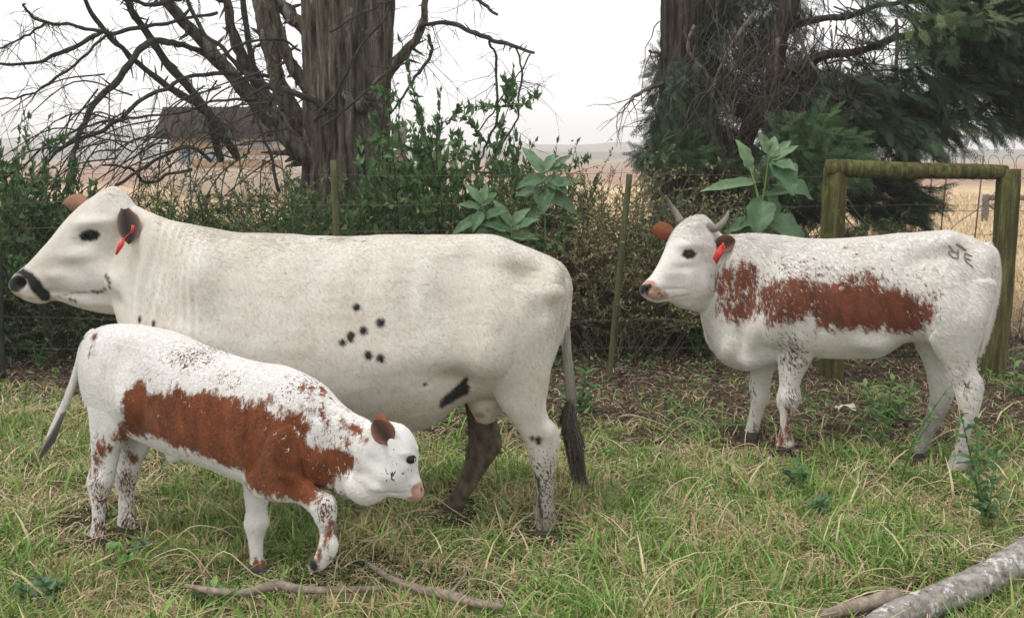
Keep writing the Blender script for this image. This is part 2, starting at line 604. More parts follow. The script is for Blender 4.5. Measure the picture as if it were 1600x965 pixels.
def sd_poly(P, poly):
    """signed distance of points P(n,2) to polygon; positive inside"""
    poly = np.asarray(poly)
    A = poly; B = np.roll(poly, -1, axis=0)
    best = np.full(len(P), 1e9)
    inside = np.zeros(len(P), bool)
    for a, b in zip(A, B):
        e = b - a
        t = np.clip(((P - a) @ e) / (e @ e + 1e-12), 0, 1)
        d = np.linalg.norm(P - (a + t[:, None] * e), axis=1)
        best = np.minimum(best, d)
        cond = ((a[1] > P[:, 1]) != (b[1] > P[:, 1]))
        xs = (b[0] - a[0]) * (P[:, 1] - a[1]) / (b[1] - a[1] + 1e-12) + a[0]
        inside ^= cond & (P[:, 0] < xs)
    return np.where(inside, best, -best)


class Animal:
    def __init__(s, pl):
        s.pl = pl
        s.mb = MB()

    def loft(s, st, pl=None, lat=0.0, e=2.0, egg=0.0, per=5, sides=28, endcap=(.5, .5)):
        """stations: (ax, ay, bx, by, halfwidth[, lat]) ; a and b are opposite rims in the plane"""
        pl = pl or s.pl
        rows = []
        for q in st:
            ax, ay, bx, by, w = q[:5]
            l = q[5] if len(q) > 5 else lat
            A, B = pl.p(ax, ay, l), pl.p(bx, by, l)
            rows.append(np.concatenate([(A + B) / 2, (A - B) / 2, [w]]))
        R = catmull(np.array(rows), (len(rows) - 1) * per + 1)
        # end caps
        def capr(r0, r1, k):
            d = r0[:3] - r1[:3]
            d /= np.linalg.norm(d) + 1e-9
            out = []
            sz = min(np.linalg.norm(r0[3:6]), r0[6]) * k
            for f, g in ((.5, .87), (.85, .55), (1.0, .15)):
                c = r0.copy(); c[:3] += d * sz * f; c[3:7] *= g
                out.append(c)
            return out
        R = np.vstack([capr(R[0], R[1], endcap[0])[::-1], R, capr(R[-1], R[-2], endcap[1])])
        ang = np.linspace(0, 2 * PI, sides, endpoint=False)
        ca, sa = np.cos(ang), np.sin(ang)
        ce = np.sign(ca) * np.abs(ca) ** (2 / e)
        se = np.sign(sa) * np.abs(sa) ** (2 / e)
        V = R[:, None, :3] + R[:, None, 3:6] * ce[None, :, None] + (R[:, 6][:, None] * se[None] * (1 - egg * ca[None]))[:, :, None] * pl.n
        n = len(R)
        base = np.arange(n * sides).reshape(n, sides)
        nx = np.roll(base, -1, axis=1)
        quads = np.stack([base[:-1], nx[:-1], nx[1:], base[1:]], -1).reshape(-1, 4)
        V = np.vstack([V.reshape(-1, 3), R[0, :3], R[-1, :3]])
        k = n * sides
        tris = [(k, (j + 1) % sides, j) for j in range(sides)] + [(k + 1, base[-1, j], base[-1, (j + 1) % sides]) for j in range(sides)]
        s.mb.add(V, quads, tris)

    def fuse(s, vox, smooth):
        me = mesh_np('raw', np.vstack(s.mb.v), [np.vstack(s.mb.q), np.vstack(s.mb.t)])
        o = bpy.data.objects.new('raw', me)
        COL.objects.link(o)
        md = o.modifiers.new('r', 'REMESH'); md.mode = 'VOXEL'; md.voxel_size = vox; md.adaptivity = 0
        if smooth:
            sm = o.modifiers.new('s', 'SMOOTH'); sm.factor = .5; sm.iterations = smooth
        dg = bpy.context.evaluated_depsgraph_get()
        ev = o.evaluated_get(dg)
        m2 = bpy.data.meshes.new_from_object(ev)
        n = len(m2.vertices)
        V = np.zeros(n * 3, np.float32); m2.vertices.foreach_get('co', V)
        s.V = V.reshape(-1, 3).astype(float)
        fl = np.zeros(len(m2.loops), np.int32); m2.loops.foreach_get('vertex_index', fl)
        lt = np.zeros(len(m2.polygons), np.int32); m2.polygons.foreach_get('loop_total', lt)
        assert (lt == 4).all()
        s.F = fl.reshape(-1, 4)
        Nn = np.zeros(n * 3, np.float32); m2.vertices.foreach_get('normal', Nn)
        s.Nn = Nn.reshape(-1, 3).astype(float)
        bpy.data.objects.remove(o); bpy.data.meshes.remove(me); bpy.data.meshes.remove(m2)
        s.sz()
        s.att = {k: np.zeros(len(s.V)) for k in ('speck', 'mud_shade', 'pink', 'roan')}
        s.att['brown'] = np.full(len(s.V), -1.0)
        s.att['black'] = np.full(len(s.V), -1.0)
        s.att['rnd'] = np.full(len(s.V), .6)

    def sz(s):
        s.S = np.stack([(s.V - s.pl.o) @ s.pl.d, s.V[:, 2]], 1)
        s.lat = (s.V - s.pl.o) @ s.pl.n
        s.side = np.abs(s.Nn @ s.pl.n)

    def recalc(s):
        a, b, c, d = (s.V[s.F[:, i]] for i in range(4))
        fn = np.cross(c - a, d - b)
        N_ = np.zeros_like(s.V)
        for i in range(4):
            np.add.at(N_, s.F[:, i], fn)
        s.Nn = N_ / (np.linalg.norm(N_, axis=1)[:, None] + 1e-12)
        s.sz()

    def bvh(s):
        s.B = BVHTree.FromPolygons([tuple(v) for v in s.V], [tuple(f) for f in s.F])

    def hit(s, px, py):
        d = ray(px, py); d = d / np.linalg.norm(d)
        loc, nor, i, dist = s.B.ray_cast(Vector(CAM), Vector(d))
        if loc is None:
            q = s.pl.p(px, py, 0)
            loc, nor, i, dist = s.B.find_nearest(Vector(q))
        return np.array(loc), np.array(nor)

    def bumps(s, L):
        for px, py, rx, ry, amp in L:
            loc, _ = s.hit(px, py)
            c = np.array([(loc - s.pl.o) @ s.pl.d, loc[2]])
            lat = (loc - s.pl.o) @ s.pl.n
            k = np.linalg.norm(loc - CAM) / FPX
            d2 = ((s.S[:, 0] - c[0]) / (rx * k)) ** 2 + ((s.S[:, 1] - c[1]) / (ry * k)) ** 2
            near = np.exp(-((np.abs(s.lat) - abs(lat)) / .12) ** 2)
            s.V += s.Nn * ((2.1 if abs(amp) >= .0095 else 1.6) * amp * np.exp(-d2) * near * np.clip(s.side * 1.3, 0, 1))[:, None]
        s.recalc()

    def surf_poly(s, pts):
        out = []
        for px, py in pts:
            loc, _ = s.hit(px, py)
            out.append([(loc - s.pl.o) @ s.pl.d, loc[2]])
        return np.array(out)

    def patch(s, key, pts, off=0.0, latrange=None):
        d = sd_poly(s.S, s.surf_poly(pts)) + off
        if latrange is not None:
            d = np.where((s.lat > latrange[0]) & (s.lat < latrange[1]), d, -1)
        s.att[key] = np.maximum(s.att[key], d)

    def dots(s, key, L):
        for px, py, r in L:
            loc, _ = s.hit(px, py)
            k = np.linalg.norm(loc - CAM) / FPX
            s.att[key] = np.maximum(s.att[key], r * k - np.linalg.norm(s.V - loc, axis=1))

    def soft(s, key, px, py, rx, ry, val, latrange=None):
        loc, _ = s.hit(px, py)
        c = np.array([(loc - s.pl.o) @ s.pl.d, loc[2]])
        k = np.linalg.norm(loc - CAM) / FPX
        d2 = ((s.S[:, 0] - c[0]) / (rx * k)) ** 2 + ((s.S[:, 1] - c[1]) / (ry * k)) ** 2
        f = np.exp(-d2)
        if latrange is not None:
            f = np.where((s.lat > latrange[0]) & (s.lat < latrange[1]), f, 0)
        s.att[key] = np.maximum(s.att[key], val * f)

    # ------- a cupped ear, added to the body mesh
    def ear(s, px, py, lat, tip, openn, L, W, inner, outer, extra, pl=None, cup=.35):
        base = (pl or s.pl).p(px, py, lat) if not isinstance(px, np.ndarray) else px
        d = np.array(tip, float); d /= np.linalg.norm(d)
        o = np.array(openn, float); o -= d * (o @ d); o /= np.linalg.norm(o)
        sd = np.cross(d, o)
        nt_, na = 14, 11
        T = np.linspace(0, 1, nt_); A = np.linspace(-1, 1, na)
        prof = np.interp(T, [0, .12, .3, .5, .7, .85, .95, 1], [.34, .5, .85, 1.0, .93, .7, .42, .12])
        rows = []
        for layer in (0, 1):
            for t, p in zip(T, prof):
                for a in A:
                    pos = base + d * L * t + sd * W * .5 * p * a + o * (W * cup * p * (a * a) * (1 - .5 * t)) - o * .22 * L * (t ** 2)
                    if layer:
                        pos = pos - o * (.007 + .010 * (1 - t)) * (1 - .6 * a * a)
                    rows.append(pos)
        V = np.array(rows)
        g = np.arange(len(V)).reshape(2, nt_, na)
        q = []
        for i in range(nt_ - 1):
            for j in range(na - 1):
                q.append((g[0, i, j], g[0, i + 1, j], g[0, i + 1, j + 1], g[0, i, j + 1]))
                q.append((g[1, i, j], g[1, i, j + 1], g[1, i + 1, j + 1], g[1, i + 1, j]))
        for i in range(nt_ - 1):
            q.append((g[0, i, 0], g[1, i, 0], g[1, i + 1, 0], g[0, i + 1, 0]))
            q.append((g[0, i, -1], g[0, i + 1, -1], g[1, i + 1, -1], g[1, i, -1]))
        for j in range(na - 1):
            q.append((g[0, -1, j], g[1, -1, j], g[1, -1, j + 1], g[0, -1, j + 1]))
        q = np.array(q)
        mi = np.array([1 if f.max() < nt_ * na else 2 for f in q])
        tone = np.tile(np.abs(np.tile(A, nt_)), 2)
        extra.append((V, q, mi, tone))
        return base, d, o, sd

    def finish(s, root, mat, mat_in, mat_out, extra, nhair, hlen, back, vox_name='body', hrad=.0006, lift=.28, cows=''):
        off = np.array(root.location)
        nb = len(s.V)
        V = [s.V]; F = [s.F]; MI = [np.zeros(len(s.F), int)]
        n = nb
        tones = [t for _, _, _, t in extra]
        for v, q, mi, _ in extra:
            V.append(v); F.append(q + n); MI.append(mi); n += len(v)
        Vall = np.vstack(V)
        hoof = (s.V[:, 2] < .045)
        fh = hoof[s.F].all(axis=1)
        MI[0][fh & s.hoofmask[s.F[:, 0]]] = 3
        att = {}
        for k, a in s.att.items():
            att[k] = np.concatenate([a, np.full(n - nb, 0.0 if k not in ('brown', 'black') else -1.0)])
        att['rnd'] = np.concatenate([s.att['rnd']] + tones)
        att['root'] = Vall - off
        me = mesh_np('body', Vall - off, [np.vstack(F)], True, att, np.concatenate(MI))
        body = link('body', me, [mat, mat_in, mat_out, M_hoof], root)
        # short fur
        F4 = s.F
        a, b_, c = s.V[F4[:, 0]], s.V[F4[:, 1]], s.V[F4[:, 2]]
        area = np.linalg.norm(np.cross(c - a, s.V[F4[:, 3]] - b_), axis=1)
        ok = ~(hoof[F4].any(axis=1)) & ~(s.nofur[F4].any(axis=1))
        area = area * ok
        fi = RNG.choice(len(F4), nhair, p=area / area.sum())
        uu, vv = RNG.random(nhair), RNG.random(nhair)
        w = np.stack([(1 - uu) * (1 - vv), uu * (1 - vv), uu * vv, (1 - uu) * vv], 1)
        idx4 = F4[fi]
        P0 = (s.V[idx4] * w[:, :, None]).sum(1)
        Nn = (s.Nn[idx4] * w[:, :, None]).sum(1); Nn /= np.linalg.norm(Nn, axis=1)[:, None] + 1e-9
        flow = np.broadcast_to(back, P0.shape) + RNG.normal(scale=.22, size=P0.shape)
        cl = np.stack([np.sin(P0[:, 0] * 31 + P0[:, 2] * 17), np.cos(P0[:, 1] * 23), np.sin(P0[:, 2] * 29 + P0[:, 0] * 13)], 1) * .12
        flow = flow + cl
        T = flow - Nn * (flow * Nn).sum(1)[:, None]
        T /= np.linalg.norm(T, axis=1)[:, None] + 1e-9
        hl = hlen * RNG.uniform(.6, 1.3, nhair) * s.furlen[idx4[:, 0]]
        K = 4
        pts = np.zeros((nhair, K, 3))
        for k in range(K):
            t = k / (K - 1)
            pts[:, k] = P0 + T * (hl * t)[:, None] + Nn * (hl * (lift * t - .12 * t * t) - .001)[:, None]
        cv = bpy.data.hair_curves.new('coat')
        cv.add_curves([K] * nhair)
        cv.points.foreach_set('position', (pts - off).astype(np.float32).ravel())
        rd = cv.attributes.get('radius') or cv.attributes.new('radius', 'FLOAT', 'POINT')
        rr = np.tile(np.array([1, .9, .6, .15]) * hrad, nhair).astype(np.float32)
        rd.data.foreach_set('value', rr)
        for k, av in s.att.items():
            val = (av[idx4] * w).sum(1) if k != 'rnd' else RNG.random(nhair)
            at = cv.attributes.new(k, 'FLOAT', 'POINT')
            at.data.foreach_set('value', np.repeat(val, K).astype(np.float32))
        at = cv.attributes.new('root', 'FLOAT_VECTOR', 'POINT')
        at.data.foreach_set('vector', np.repeat(P0 - off, K, axis=0).astype(np.float32).ravel())
        cv.materials.append(mat)
        o = bpy.data.objects.new('coat', cv)
        COL.objects.link(o)
        o.parent = root
        return body

    def hair_lock(s, root, name, path, rads, n, length, mat, rnd=(0, 1), width=.001, seed=3, splay=.3):
        """long hairs following a pixel path: tail switch"""
        rng = np.random.default_rng(seed)
        off = np.array(root.location)
        P = np.array([s.pl.p(a, b, l) for a, b, l in path])
        M_ = 40
        Q = catmull(P, M_); R = catmull(np.array(rads)[:, None], M_)[:, 0]
        K = 8
        pts = np.zeros((n, K, 3))
        t0 = rng.uniform(0, 1 - length, n) ** 1.0
        ln = np.minimum(length * rng.uniform(.7, 1.15, n), 1 - t0)
        ang = rng.uniform(0, 2 * PI, n); rr = np.sqrt(rng.random(n))
        for k in range(K):
            t = np.clip((t0 + ln * k / (K - 1)) * (M_ - 1), 0, M_ - 1.001)
            i = t.astype(int); f = (t - i)[:, None]
            c = Q[i] * (1 - f) + Q[i + 1] * f
            r = (R[i] * (1 - f[:, 0]) + R[i + 1] * f[:, 0]) * rr * (1 + splay * k / K)
            wob = rng.normal(scale=.12, size=n)
            pts[:, k] = c + np.stack([np.cos(ang + wob) * r, np.sin(ang + wob) * r, 0 * r], 1)
        cv = bpy.data.hair_curves.new(name)
        cv.add_curves([K] * n)
        cv.points.foreach_set('position', (pts - off).astype(np.float32).ravel())
        rd = cv.attributes.get('radius') or cv.attributes.new('radius', 'FLOAT', 'POINT')
        rd.data.foreach_set('value', np.tile(np.linspace(1, .25, K) * width, n).astype(np.float32))
        at = cv.attributes.new('rnd', 'FLOAT', 'POINT')
        at.data.foreach_set('value', np.repeat(rng.random(n), K).astype(np.float32))
        cv.materials.append(mat)
        o = bpy.data.objects.new(name, cv)
        COL.objects.link(o); o.parent = root
        return o

    def eye(s, root, px, py, r, sunk=.58, rim=True):
        loc, nor = s.hit(px, py)
        mb = MB()
        n = nor / np.linalg.norm(nor)
        c = loc - n * r * sunk
        V = []; q = []
        nu, nv = 20, 12
        for i in range(nv + 1):
            for j in range(nu):
                th, ph = PI * i / nv, 2 * PI * j / nu
                V.append(c + r * np.array([math.sin(th) * math.cos(ph), math.sin(th) * math.sin(ph), math.cos(th)]))
        for i in range(nv):
            for j in range(nu):
                q.append((i * nu + j, (i + 1) * nu + j, (i + 1) * nu + (j + 1) % nu, i * nu + (j + 1) % nu))
        mb.add(V, q)
        o = mb.build('eye', M_eye, root, offset=root.location)
        # lids: two small curved rolls of skin
        if rim:
            up = np.array([0, 0, 1.0]); sd = np.cross(n, up); sd /= np.linalg.norm(sd); upn = np.cross(sd, n)
            m2 = MB()
            for sg in (1, -1):
                pts = []
                for a in np.linspace(-1, 1, 9):
                    x = a * r * 1.15
                    y = sg * r * (.74 if sg > 0 else .66) * math.sqrt(max(0, 1 - a * a)) + .02 * r
                    z = r * (1 - sunk) * math.sqrt(max(.0, 1 - (x * x + y * y) / (r * r * 1.55))) + .0005
                    pts.append(loc + sd * x + upn * y + n * (z - r * .08))
                k_ = .30 if sg > 0 else .13
                m2.tube(pts, [r * .08, r * k_ * .7] + [r * k_] * 5 + [r * k_ * .7, r * .08], 8, 2, rnd=.5)
            m2.build('eyelid', s.lidmat, root, offset=root.location)
        return o

    def tagplate(s, root, pts, thick=.003):
        """ear tag: polygon given in world coordinates"""
        P = np.array(pts, float)
        nn = np.cross(P[1] - P[0], P[2] - P[0]); nn /= np.linalg.norm(nn)
        k = len(P)
        V = np.vstack([P + nn * thick / 2, P - nn * thick / 2])
        mb = MB()
        tris = [(0, i, i + 1) for i in range(1, k - 1)] + [(k, k + i + 1, k + i) for i in range(1, k - 1)]
        q = [(i, i + k, (i + 1) % k + k, (i + 1) % k) for i in range(k)]
        mb.add(V, q, tris)
        return mb


M_pinkin = plain('ear_inner_dark_skin', (.10, .055, .045), .8, .15, .5, 50)
M_brownear = plain('ear_brown_hair', (.24, .085, .04), .85, .15, .5, 90)
M_tanear = plain('ear_tan_hair', (.34, .19, .13), .85, .15, .4, 90)
M_lid_dark = plain('dark_eyelid', (.02, .017, .016), .6, .3)
M_lid_grey = plain('grey_eyelid', (.045, .036, .032), .6, .3)


def hair_mat(name, stops):
    m, nt, b = nodes(name)
    nt.links.new(ramp(nt, attr(nt, 'rnd'), stops), b.inputs['Base Color'])
    b.inputs['Roughness'].default_value = .6
    return m


# ====================== big white cow
def cow_one():
    Yc = 4.21
    pl = Plane(-.9, Yc, -1, 0)
    A = Animal(pl)
    A.loft([(884, 436, 887, 474, .05), (870, 409, 874, 535, .15), (846, 395, 850, 590, .215), (812, 381, 806, 618, .25), (775, 368, 765, 618, .272),
            (728, 366, 722, 628, .268), (670, 367, 675, 660, .30), (600, 367, 603, 676, .33), (520, 370, 520, 680, .335), (440, 366, 432, 668, .315),
            (372, 363, 352, 645, .295), (315, 354, 280, 622, .25), (268, 344, 225, 580, .20), (236, 332, 200, 530, .15), (214, 322, 188, 498, .115)],
           e=2.25, egg=.12, per=6, sides=40)
    # head
    A.loft([(222, 345, 205, 492, .075), (203, 311, 186, 492, .092), (180, 290, 164, 490, .10), (155, 300, 138, 484, .108), (130, 318, 117, 478, .10),
            (104, 344, 103, 473, .085), (82, 371, 91, 470, .07), (62, 394, 82, 470, .06), (44, 412, 73, 473, .056), (30, 422, 60, 475, .054), (20, 432, 44, 470, .048), (16, 440, 32, 463, .035)],
           e=2.2, egg=-.08, per=5, endcap=(.3, .35))
    # near hind
    A.loft([(742, 440, 884, 455, .105, .12), (745, 500, 876, 510, .115, .135), (752, 555, 863, 560, .105, .15), (768, 605, 857, 600, .085, .16), (786, 640, 853, 632, .062, .17),
            (805, 666, 858, 654, .045, .17), (818, 688, 873, 672, .042, .17), (824, 708, 873, 700, .042, .17), (833, 736, 867, 736, .03, .17), (839, 775, 864, 776, .023, .17),
            (835, 804, 870, 806, .034, .17), (838, 822, 868, 826, .036, .17), (834, 834, 869, 838, .04, .17)], e=2.2, endcap=(.4, .05))
    # far hind
    A.loft([(700, 520, 812, 520, .10, -.10), (716, 590, 792, 590, .08, -.11), (728, 640, 776, 645, .06, -.12), (731, 668, 781, 674, .05, -.12), (730, 700, 784, 698, .045, -.12),
            (724, 728, 764, 728, .04, -.12), (713, 757, 745, 758, .033, -.12), (700, 778, 730, 780, .034, -.12), (693, 791, 724, 794, .037, -.12), (689, 799, 723, 801, .04, -.12)], e=2.2, endcap=(.4, .05))
    # near front (behind the calf)
    A.loft([(205, 520, 310, 520, .085, .11), (205, 580, 292, 590, .08, .12), (200, 640, 258, 645, .06, .12), (190, 690, 228, 692, .045, .12), (188, 715, 220, 716, .045, .12), (187, 745, 210, 745, .03, .12),
            (186, 790, 209, 790, .028, .12), (184, 815, 211, 816, .034, .12), (182, 828, 213, 830, .04, .12)], e=2.2, endcap=(.4, .05))
    A.loft([(190, 520, 290, 520, .085, -.11), (186, 580, 260, 585, .07, -.12), (162, 640, 214, 645, .055, -.12), (148, 690, 183, 692, .045, -.12), (144, 725, 170, 726, .04, -.12), (143, 760, 165, 760, .03, -.12),
            (142, 780, 164, 780, .03, -.12), (140, 797, 166, 797, .036, -.12), (139, 807, 167, 808, .04, -.12)], e=2.2, endcap=(.4, .05))
    # tail
    A.loft([(855, 398, 862, 420, .028, 0), (878, 412, 873, 436, .026, 0), (893, 440, 878, 446, .02, 0), (893, 490, 880, 490, .018, .0), (890, 530, 877, 530, .017, .0), (893, 565, 880, 566, .016, 0), (898, 600, 886, 600, .014, 0), (900, 640, 890, 640, .012, 0), (904, 680, 896, 680, .008, 0)], e=2, sides=14)
    # udder
    A.loft([(725, 600, 800, 600, .10, .0), (730, 630, 790, 630, .10, 0.0), (740, 650, 778, 650, .07, .0)], e=2, per=4)
    A.fuse(.0085, 3)
    A.bvh()
    A.bumps([(778, 396, 30, 18, .009), (868, 425, 18, 16, .012), (832, 432, 26, 20, -.018), (716, 412, 38, 30, -.013), (700, 470, 30, 40, -.012), (770, 560, 40, 40, .022), (815, 500, 45, 45, .015),
             (300, 430, 34, 60, .022), (355, 450, 24, 60, -.006), (290, 540, 40, 40, .02), (245, 420, 26, 60, -.008), (640, 560, 80, 40, .012), (725, 600, 22, 16, -.012),
             (140, 352, 22, 9, .012), (140, 368, 14, 8, -.007), (165, 430, 26, 22, .010), (110, 420, 26, 12, -.006), (60, 440, 12, 12, .008), (98, 455, 30, 7, -.005),
             (31, 442, 6, 5, -.016), (184, 470, 10, 14, -.012), (208, 420, 8, 60, -.014), (218, 440, 6, 60, .006), (190, 340, 14, 18, .008),
             (845, 700, 8, 18, -.006), (860, 670, 8, 16, .006),
             (820, 420, 30, 12, -.012), (862, 455, 14, 18, .012), (842, 480, 18, 30, -.010), (745, 440, 22, 60, -.006), (760, 520, 20, 60, .010), (700, 590, 40, 18, -.012),
             (330, 420, 18, 60, .007), (380, 520, 24, 50, -.006), (540, 430, 14, 50, .005), (575, 440, 12, 50, -.004), (610, 440, 13, 50, .005), (642, 450, 12, 50, -.004), (500, 430, 14, 50, -.004),
             (150, 345, 24, 7, .008), (128, 380, 14, 8, -.008), (172, 395, 12, 26, -.008), (180, 440, 18, 22, .012), (120, 400, 30, 8, .006), (85, 430, 20, 8, .006), (125, 460, 34, 3.5, -.006), (145, 474, 34, 7, .006),
             (75, 457, 14, 3, -.006), (31, 442, 6, 5, -.010), (195, 365, 9, 18, -.008)])
    # neck folds and light wrinkles
    k = 4.28 / FPX
    sx = lambda px: pl.sz(px, 430, .15)[0]
    s0, s1, s2 = sx(205), sx(250), sx(330)
    t = A.S[:, 0]
    lo, hi = min(s0, s2), max(s0, s2)
    m_ = np.clip((t - lo) / .05, 0, 1) * np.clip((hi - t) / .12, 0, 1) * np.clip(A.side * 1.4 - .2, 0, 1) * (A.V[:, 2] > .75)
    nz = np.array([mn.noise(Vector((v[0] * 3, 0, v[2] * 1.5))) for v in A.V])
    A.V += A.Nn * (m_ * (.0024 * np.sin(t * 2 * PI / .042 + nz * 16) + .004 * nz))[:, None]
    nz2 = np.array([mn.noise(Vector(v) * 5.0) + .5 * mn.noise(Vector(v) * 13.0) for v in A.V])
    A.V += A.Nn * (nz2 * .0045)[:, None]
    A.recalc(); A.bvh()
    A.dots('black', [(557, 480, 6), (594, 504, 7), (567, 516, 6), (548, 524, 6.5), (547, 528, 6), (535, 535, 5.5), (574, 553, 5.5), (576, 557, 4.5), (594, 559, 6), (596, 563, 4), (664, 600, 3),
                     (218, 497, 3), (218, 500, 3), (239, 504, 4), (239, 509, 3), (165, 431, 3), (168, 435, 3), (171, 441, 3), (145, 455, 2.6), (152, 456, 2.8), (158, 455, 2.8), (164, 452, 2.4), (110, 468, 2.6), (117, 470, 2.4), (171, 449, 2.2),
                     (500, 373, 2.0), (512, 375, 2.0), (530, 374, 1.8), (553, 376, 1.8), (567, 377, 1.8), (832, 684, 4), (841, 686, 5), (841, 690, 4), (30, 442, 7), (22, 440, 6), (19, 446, 5), (28, 447, 6)])
    A.patch('black', [(686, 635), (690, 624), (700, 615), (712, 605), (722, 595), (730, 588), (729, 600), (733, 604), (731, 614), (715, 622), (700, 631), (690, 637)], 0.002)
    A.patch('black', [(13, 440), (19, 431), (29, 427), (40, 432), (43, 442), (38, 450), (28, 456), (18, 455)], -.003, (-1, 1))
    A.patch('black', [(26, 424), (37, 419), (49, 427), (62, 438), (70, 451), (79, 461), (79, 470), (66, 469), (56, 460), (48, 449), (42, 436), (33, 429)], .001, (-1, 1))
    A.patch('black', [(124, 369), (128, 362), (140, 359), (152, 361), (157, 367), (152, 374), (140, 377), (128, 376)], .0, (0, 1))
    A.patch('black', [(837, 742), (843, 745), (845, 770), (840, 775), (842, 800), (848, 828), (836, 834), (835, 800), (838, 770)], -.001, (.05, 1))
    lo = pl.p(850, 760, .17)[2]
    A.att['speck'] = np.maximum(A.att['speck'], np.clip((.50 - A.V[:, 2]) / .2, 0, 1) * .62 * (A.S[:, 0] < sx(700)))
    A.soft('mud_shade', 760, 690, 60, 60, .0)
    far = (A.lat < -.02) & (A.V[:, 2] < .62) & (A.S[:, 0] < sx(640))
    A.att['mud_shade'] = np.where(far, np.clip((.64 - A.V[:, 2]) / .12, 0, 1) * 1.15, A.att['mud_shade'])
    nh = (A.lat > .02) & (A.S[:, 0] < sx(640))
    A.att['mud_shade'] = np.where(nh, np.clip((.62 - A.V[:, 2]) / .5, 0, 1) * .82, A.att['mud_shade'])
    A.soft('mud_shade', 850, 480, 50, 60, .45)
    A.soft('mud_shade', 700, 640, 60, 30, .25)
    A.soft('mud_shade', 450, 640, 160, 50, .22)
    A.soft('mud_shade', 225, 460, 20, 70, .28)
    A.soft('pink', 750, 648, 12, 9, .7); A.soft('pink', 762, 640, 10, 9, .5)
    for mx, my in ((82, 466), (92, 463), (102, 460), (112, 458), (122, 457), (132, 456)):  # mouth line: dark of the lip crease painted into the coat
        A.soft('mud_shade', mx, my, 7, 2.2, .85)
    A.soft('mud_shade', 128, 381, 10, 4, .5); A.soft('mud_shade', 116, 372, 8, 3, .6)
    A.soft('mud_shade', 29, 442, 15, 13, 1.0); A.soft('mud_shade', 20, 448, 8, 12, .9)
    A.soft('mud_shade', 560, 640, 90, 40, .42); A.soft('mud_shade', 330, 470, 40, 60, .3); A.soft('mud_shade', 800, 560, 50, 60, .35); A.soft('mud_shade', 110, 470, 40, 12, .4); A.soft('mud_shade', 195, 370, 14, 40, .35); A.soft('mud_shade', 470, 450, 60, 60, .22)  # shoulder spot paints grey shading; the others darken belly, haunch, jaw and neck
    A.soft('pink', 30, 462, 16, 8, .55); A.soft('pink', 50, 466, 16, 8, .5)
    tl = A.S[:, 0] < sx(881)
    A.att['mud_shade'] = np.where(tl & (A.V[:, 2] < .98), np.clip((1.05 - A.V[:, 2]) / .4, 0, 1), A.att['mud_shade'])
    A.hoofmask = np.ones(len(A.V), bool)
    A.nofur = (np.linalg.norm(A.V - A.hit(25, 445)[0], axis=1) < .05) | (np.linalg.norm(A.V - A.hit(140, 368)[0], axis=1) < .026)
    A.furlen = np.where(A.S[:, 0] > sx(230), .55, 1.0)
    for (hx, hy, hr, hm) in ((420, 372, .10, .9), (330, 362, .10, .9), (525, 374, .04, 1.8), (174, 300, .06, .6), (640, 660, .12, .6)):
        A.furlen = A.furlen + hm * np.exp(-(np.linalg.norm(A.V - A.hit(hx, hy)[0], axis=1) / hr) ** 2)
    base = pl.p(500, 700, 0); base[2] = 0
    root = empty('cow', base, 'large dirty white cow with scattered black dots and black-banded muzzle standing behind the calf', 'cow')
    mat = coat_mat('cow_cream_coat', (.72, .69, .635), (.03, .024, .02), streak_rot=(0, rad(12), 0), streak_scale=(1, 1, .6), dirt=.62, sscale=130, speck_c=(.035, .028, .022), streakdark=.3)
    extra = []
    A.lidmat = M_lid_dark
    # near ear: hangs back and down, hollow turned to the camera
    e = A.hit(196, 330)[0]
    A.ear(e + np.array([0.0, -.012, .01]), 0, 0, (.30, -.42, -.80), (.62, -.78, .15), .15, .098, 0, 0, extra, cup=.42)
    e2 = pl.p(140, 322, -.085)
    A.ear(e2, 0, 0, (-.80, .35, .12), (.25, .85, .15), .125, .09, 0, 0, extra, cup=.25)
    body = A.finish(root, mat, M_pinkin, M_tanear, extra, 150000, .014, np.array([.55, 0, -.6]), lift=.28, hrad=.0008)
    A.eye(root, 140, 368, .021)
    ec = e + np.array([.03, -.055, -.075])
    P = lambda px, py, dl: pl.p(px, py, dl)
    dl = .20
    mb = A.tagplate(root, [P(192, 371, dl), P(195, 376, dl), P(193, 384, dl), P(183, 398, dl), P(180, 397, dl), P(184, 383, dl)])
    mb.tube([P(208, 352, dl), P(206, 363, dl)], [.007, .005], 8, 1)
    mb.tube([P(206, 362, dl - .02), P(198, 368, dl - .03), P(193, 373, dl)], .0016, 6, 2)
    mb.build('ear_tag', M_tag, root, offset=root.location, smooth=False)
    mb = MB()
    for px, py in ((744, 650), (760, 655), (752, 648), (768, 650)):
        q = pl.p(px, py, .02 if px % 8 == 0 else -.03)
        mb = MB(); mb.tube([q + np.array([0, 0, .03]), q, q - np.array([0, 0, .028])], [.014, .011, .007], 10, 3)
        mb.build('teat', plain('teat_skin', (.36, .17, .13), .7, .2), root, offset=root.location)
    A.hair_lock(root, 'tail_switch', [(887, 585, 0), (893, 620, 0), (888, 655, 0), (898, 695, 0), (902, 730, 0), (909, 764, 0)],
                [.008, .014, .028, .032, .026, .026], 1500, .34, hair_mat('dirty_tail_hair', [(0, (.02, .017, .014)), (.6, (.06, .05, .04)), (.9, (.16, .13, .10)), (1, (.34, .3, .25))]), width=.0013, splay=.7)
    A.hair_lock(root, 'tail_hair', [(886, 505, 0), (885, 540, 0), (888, 575, 0), (892, 615, 0), (894, 650, 0)], [.014, .020, .020, .022, .016], 1300, .45,
                hair_mat('greyish_tail_hair', [(0, (.2, .175, .145)), (.6, (.38, .345, .30)), (1, (.56, .52, .46))]), width=.0010, seed=9, splay=.1)
    return root


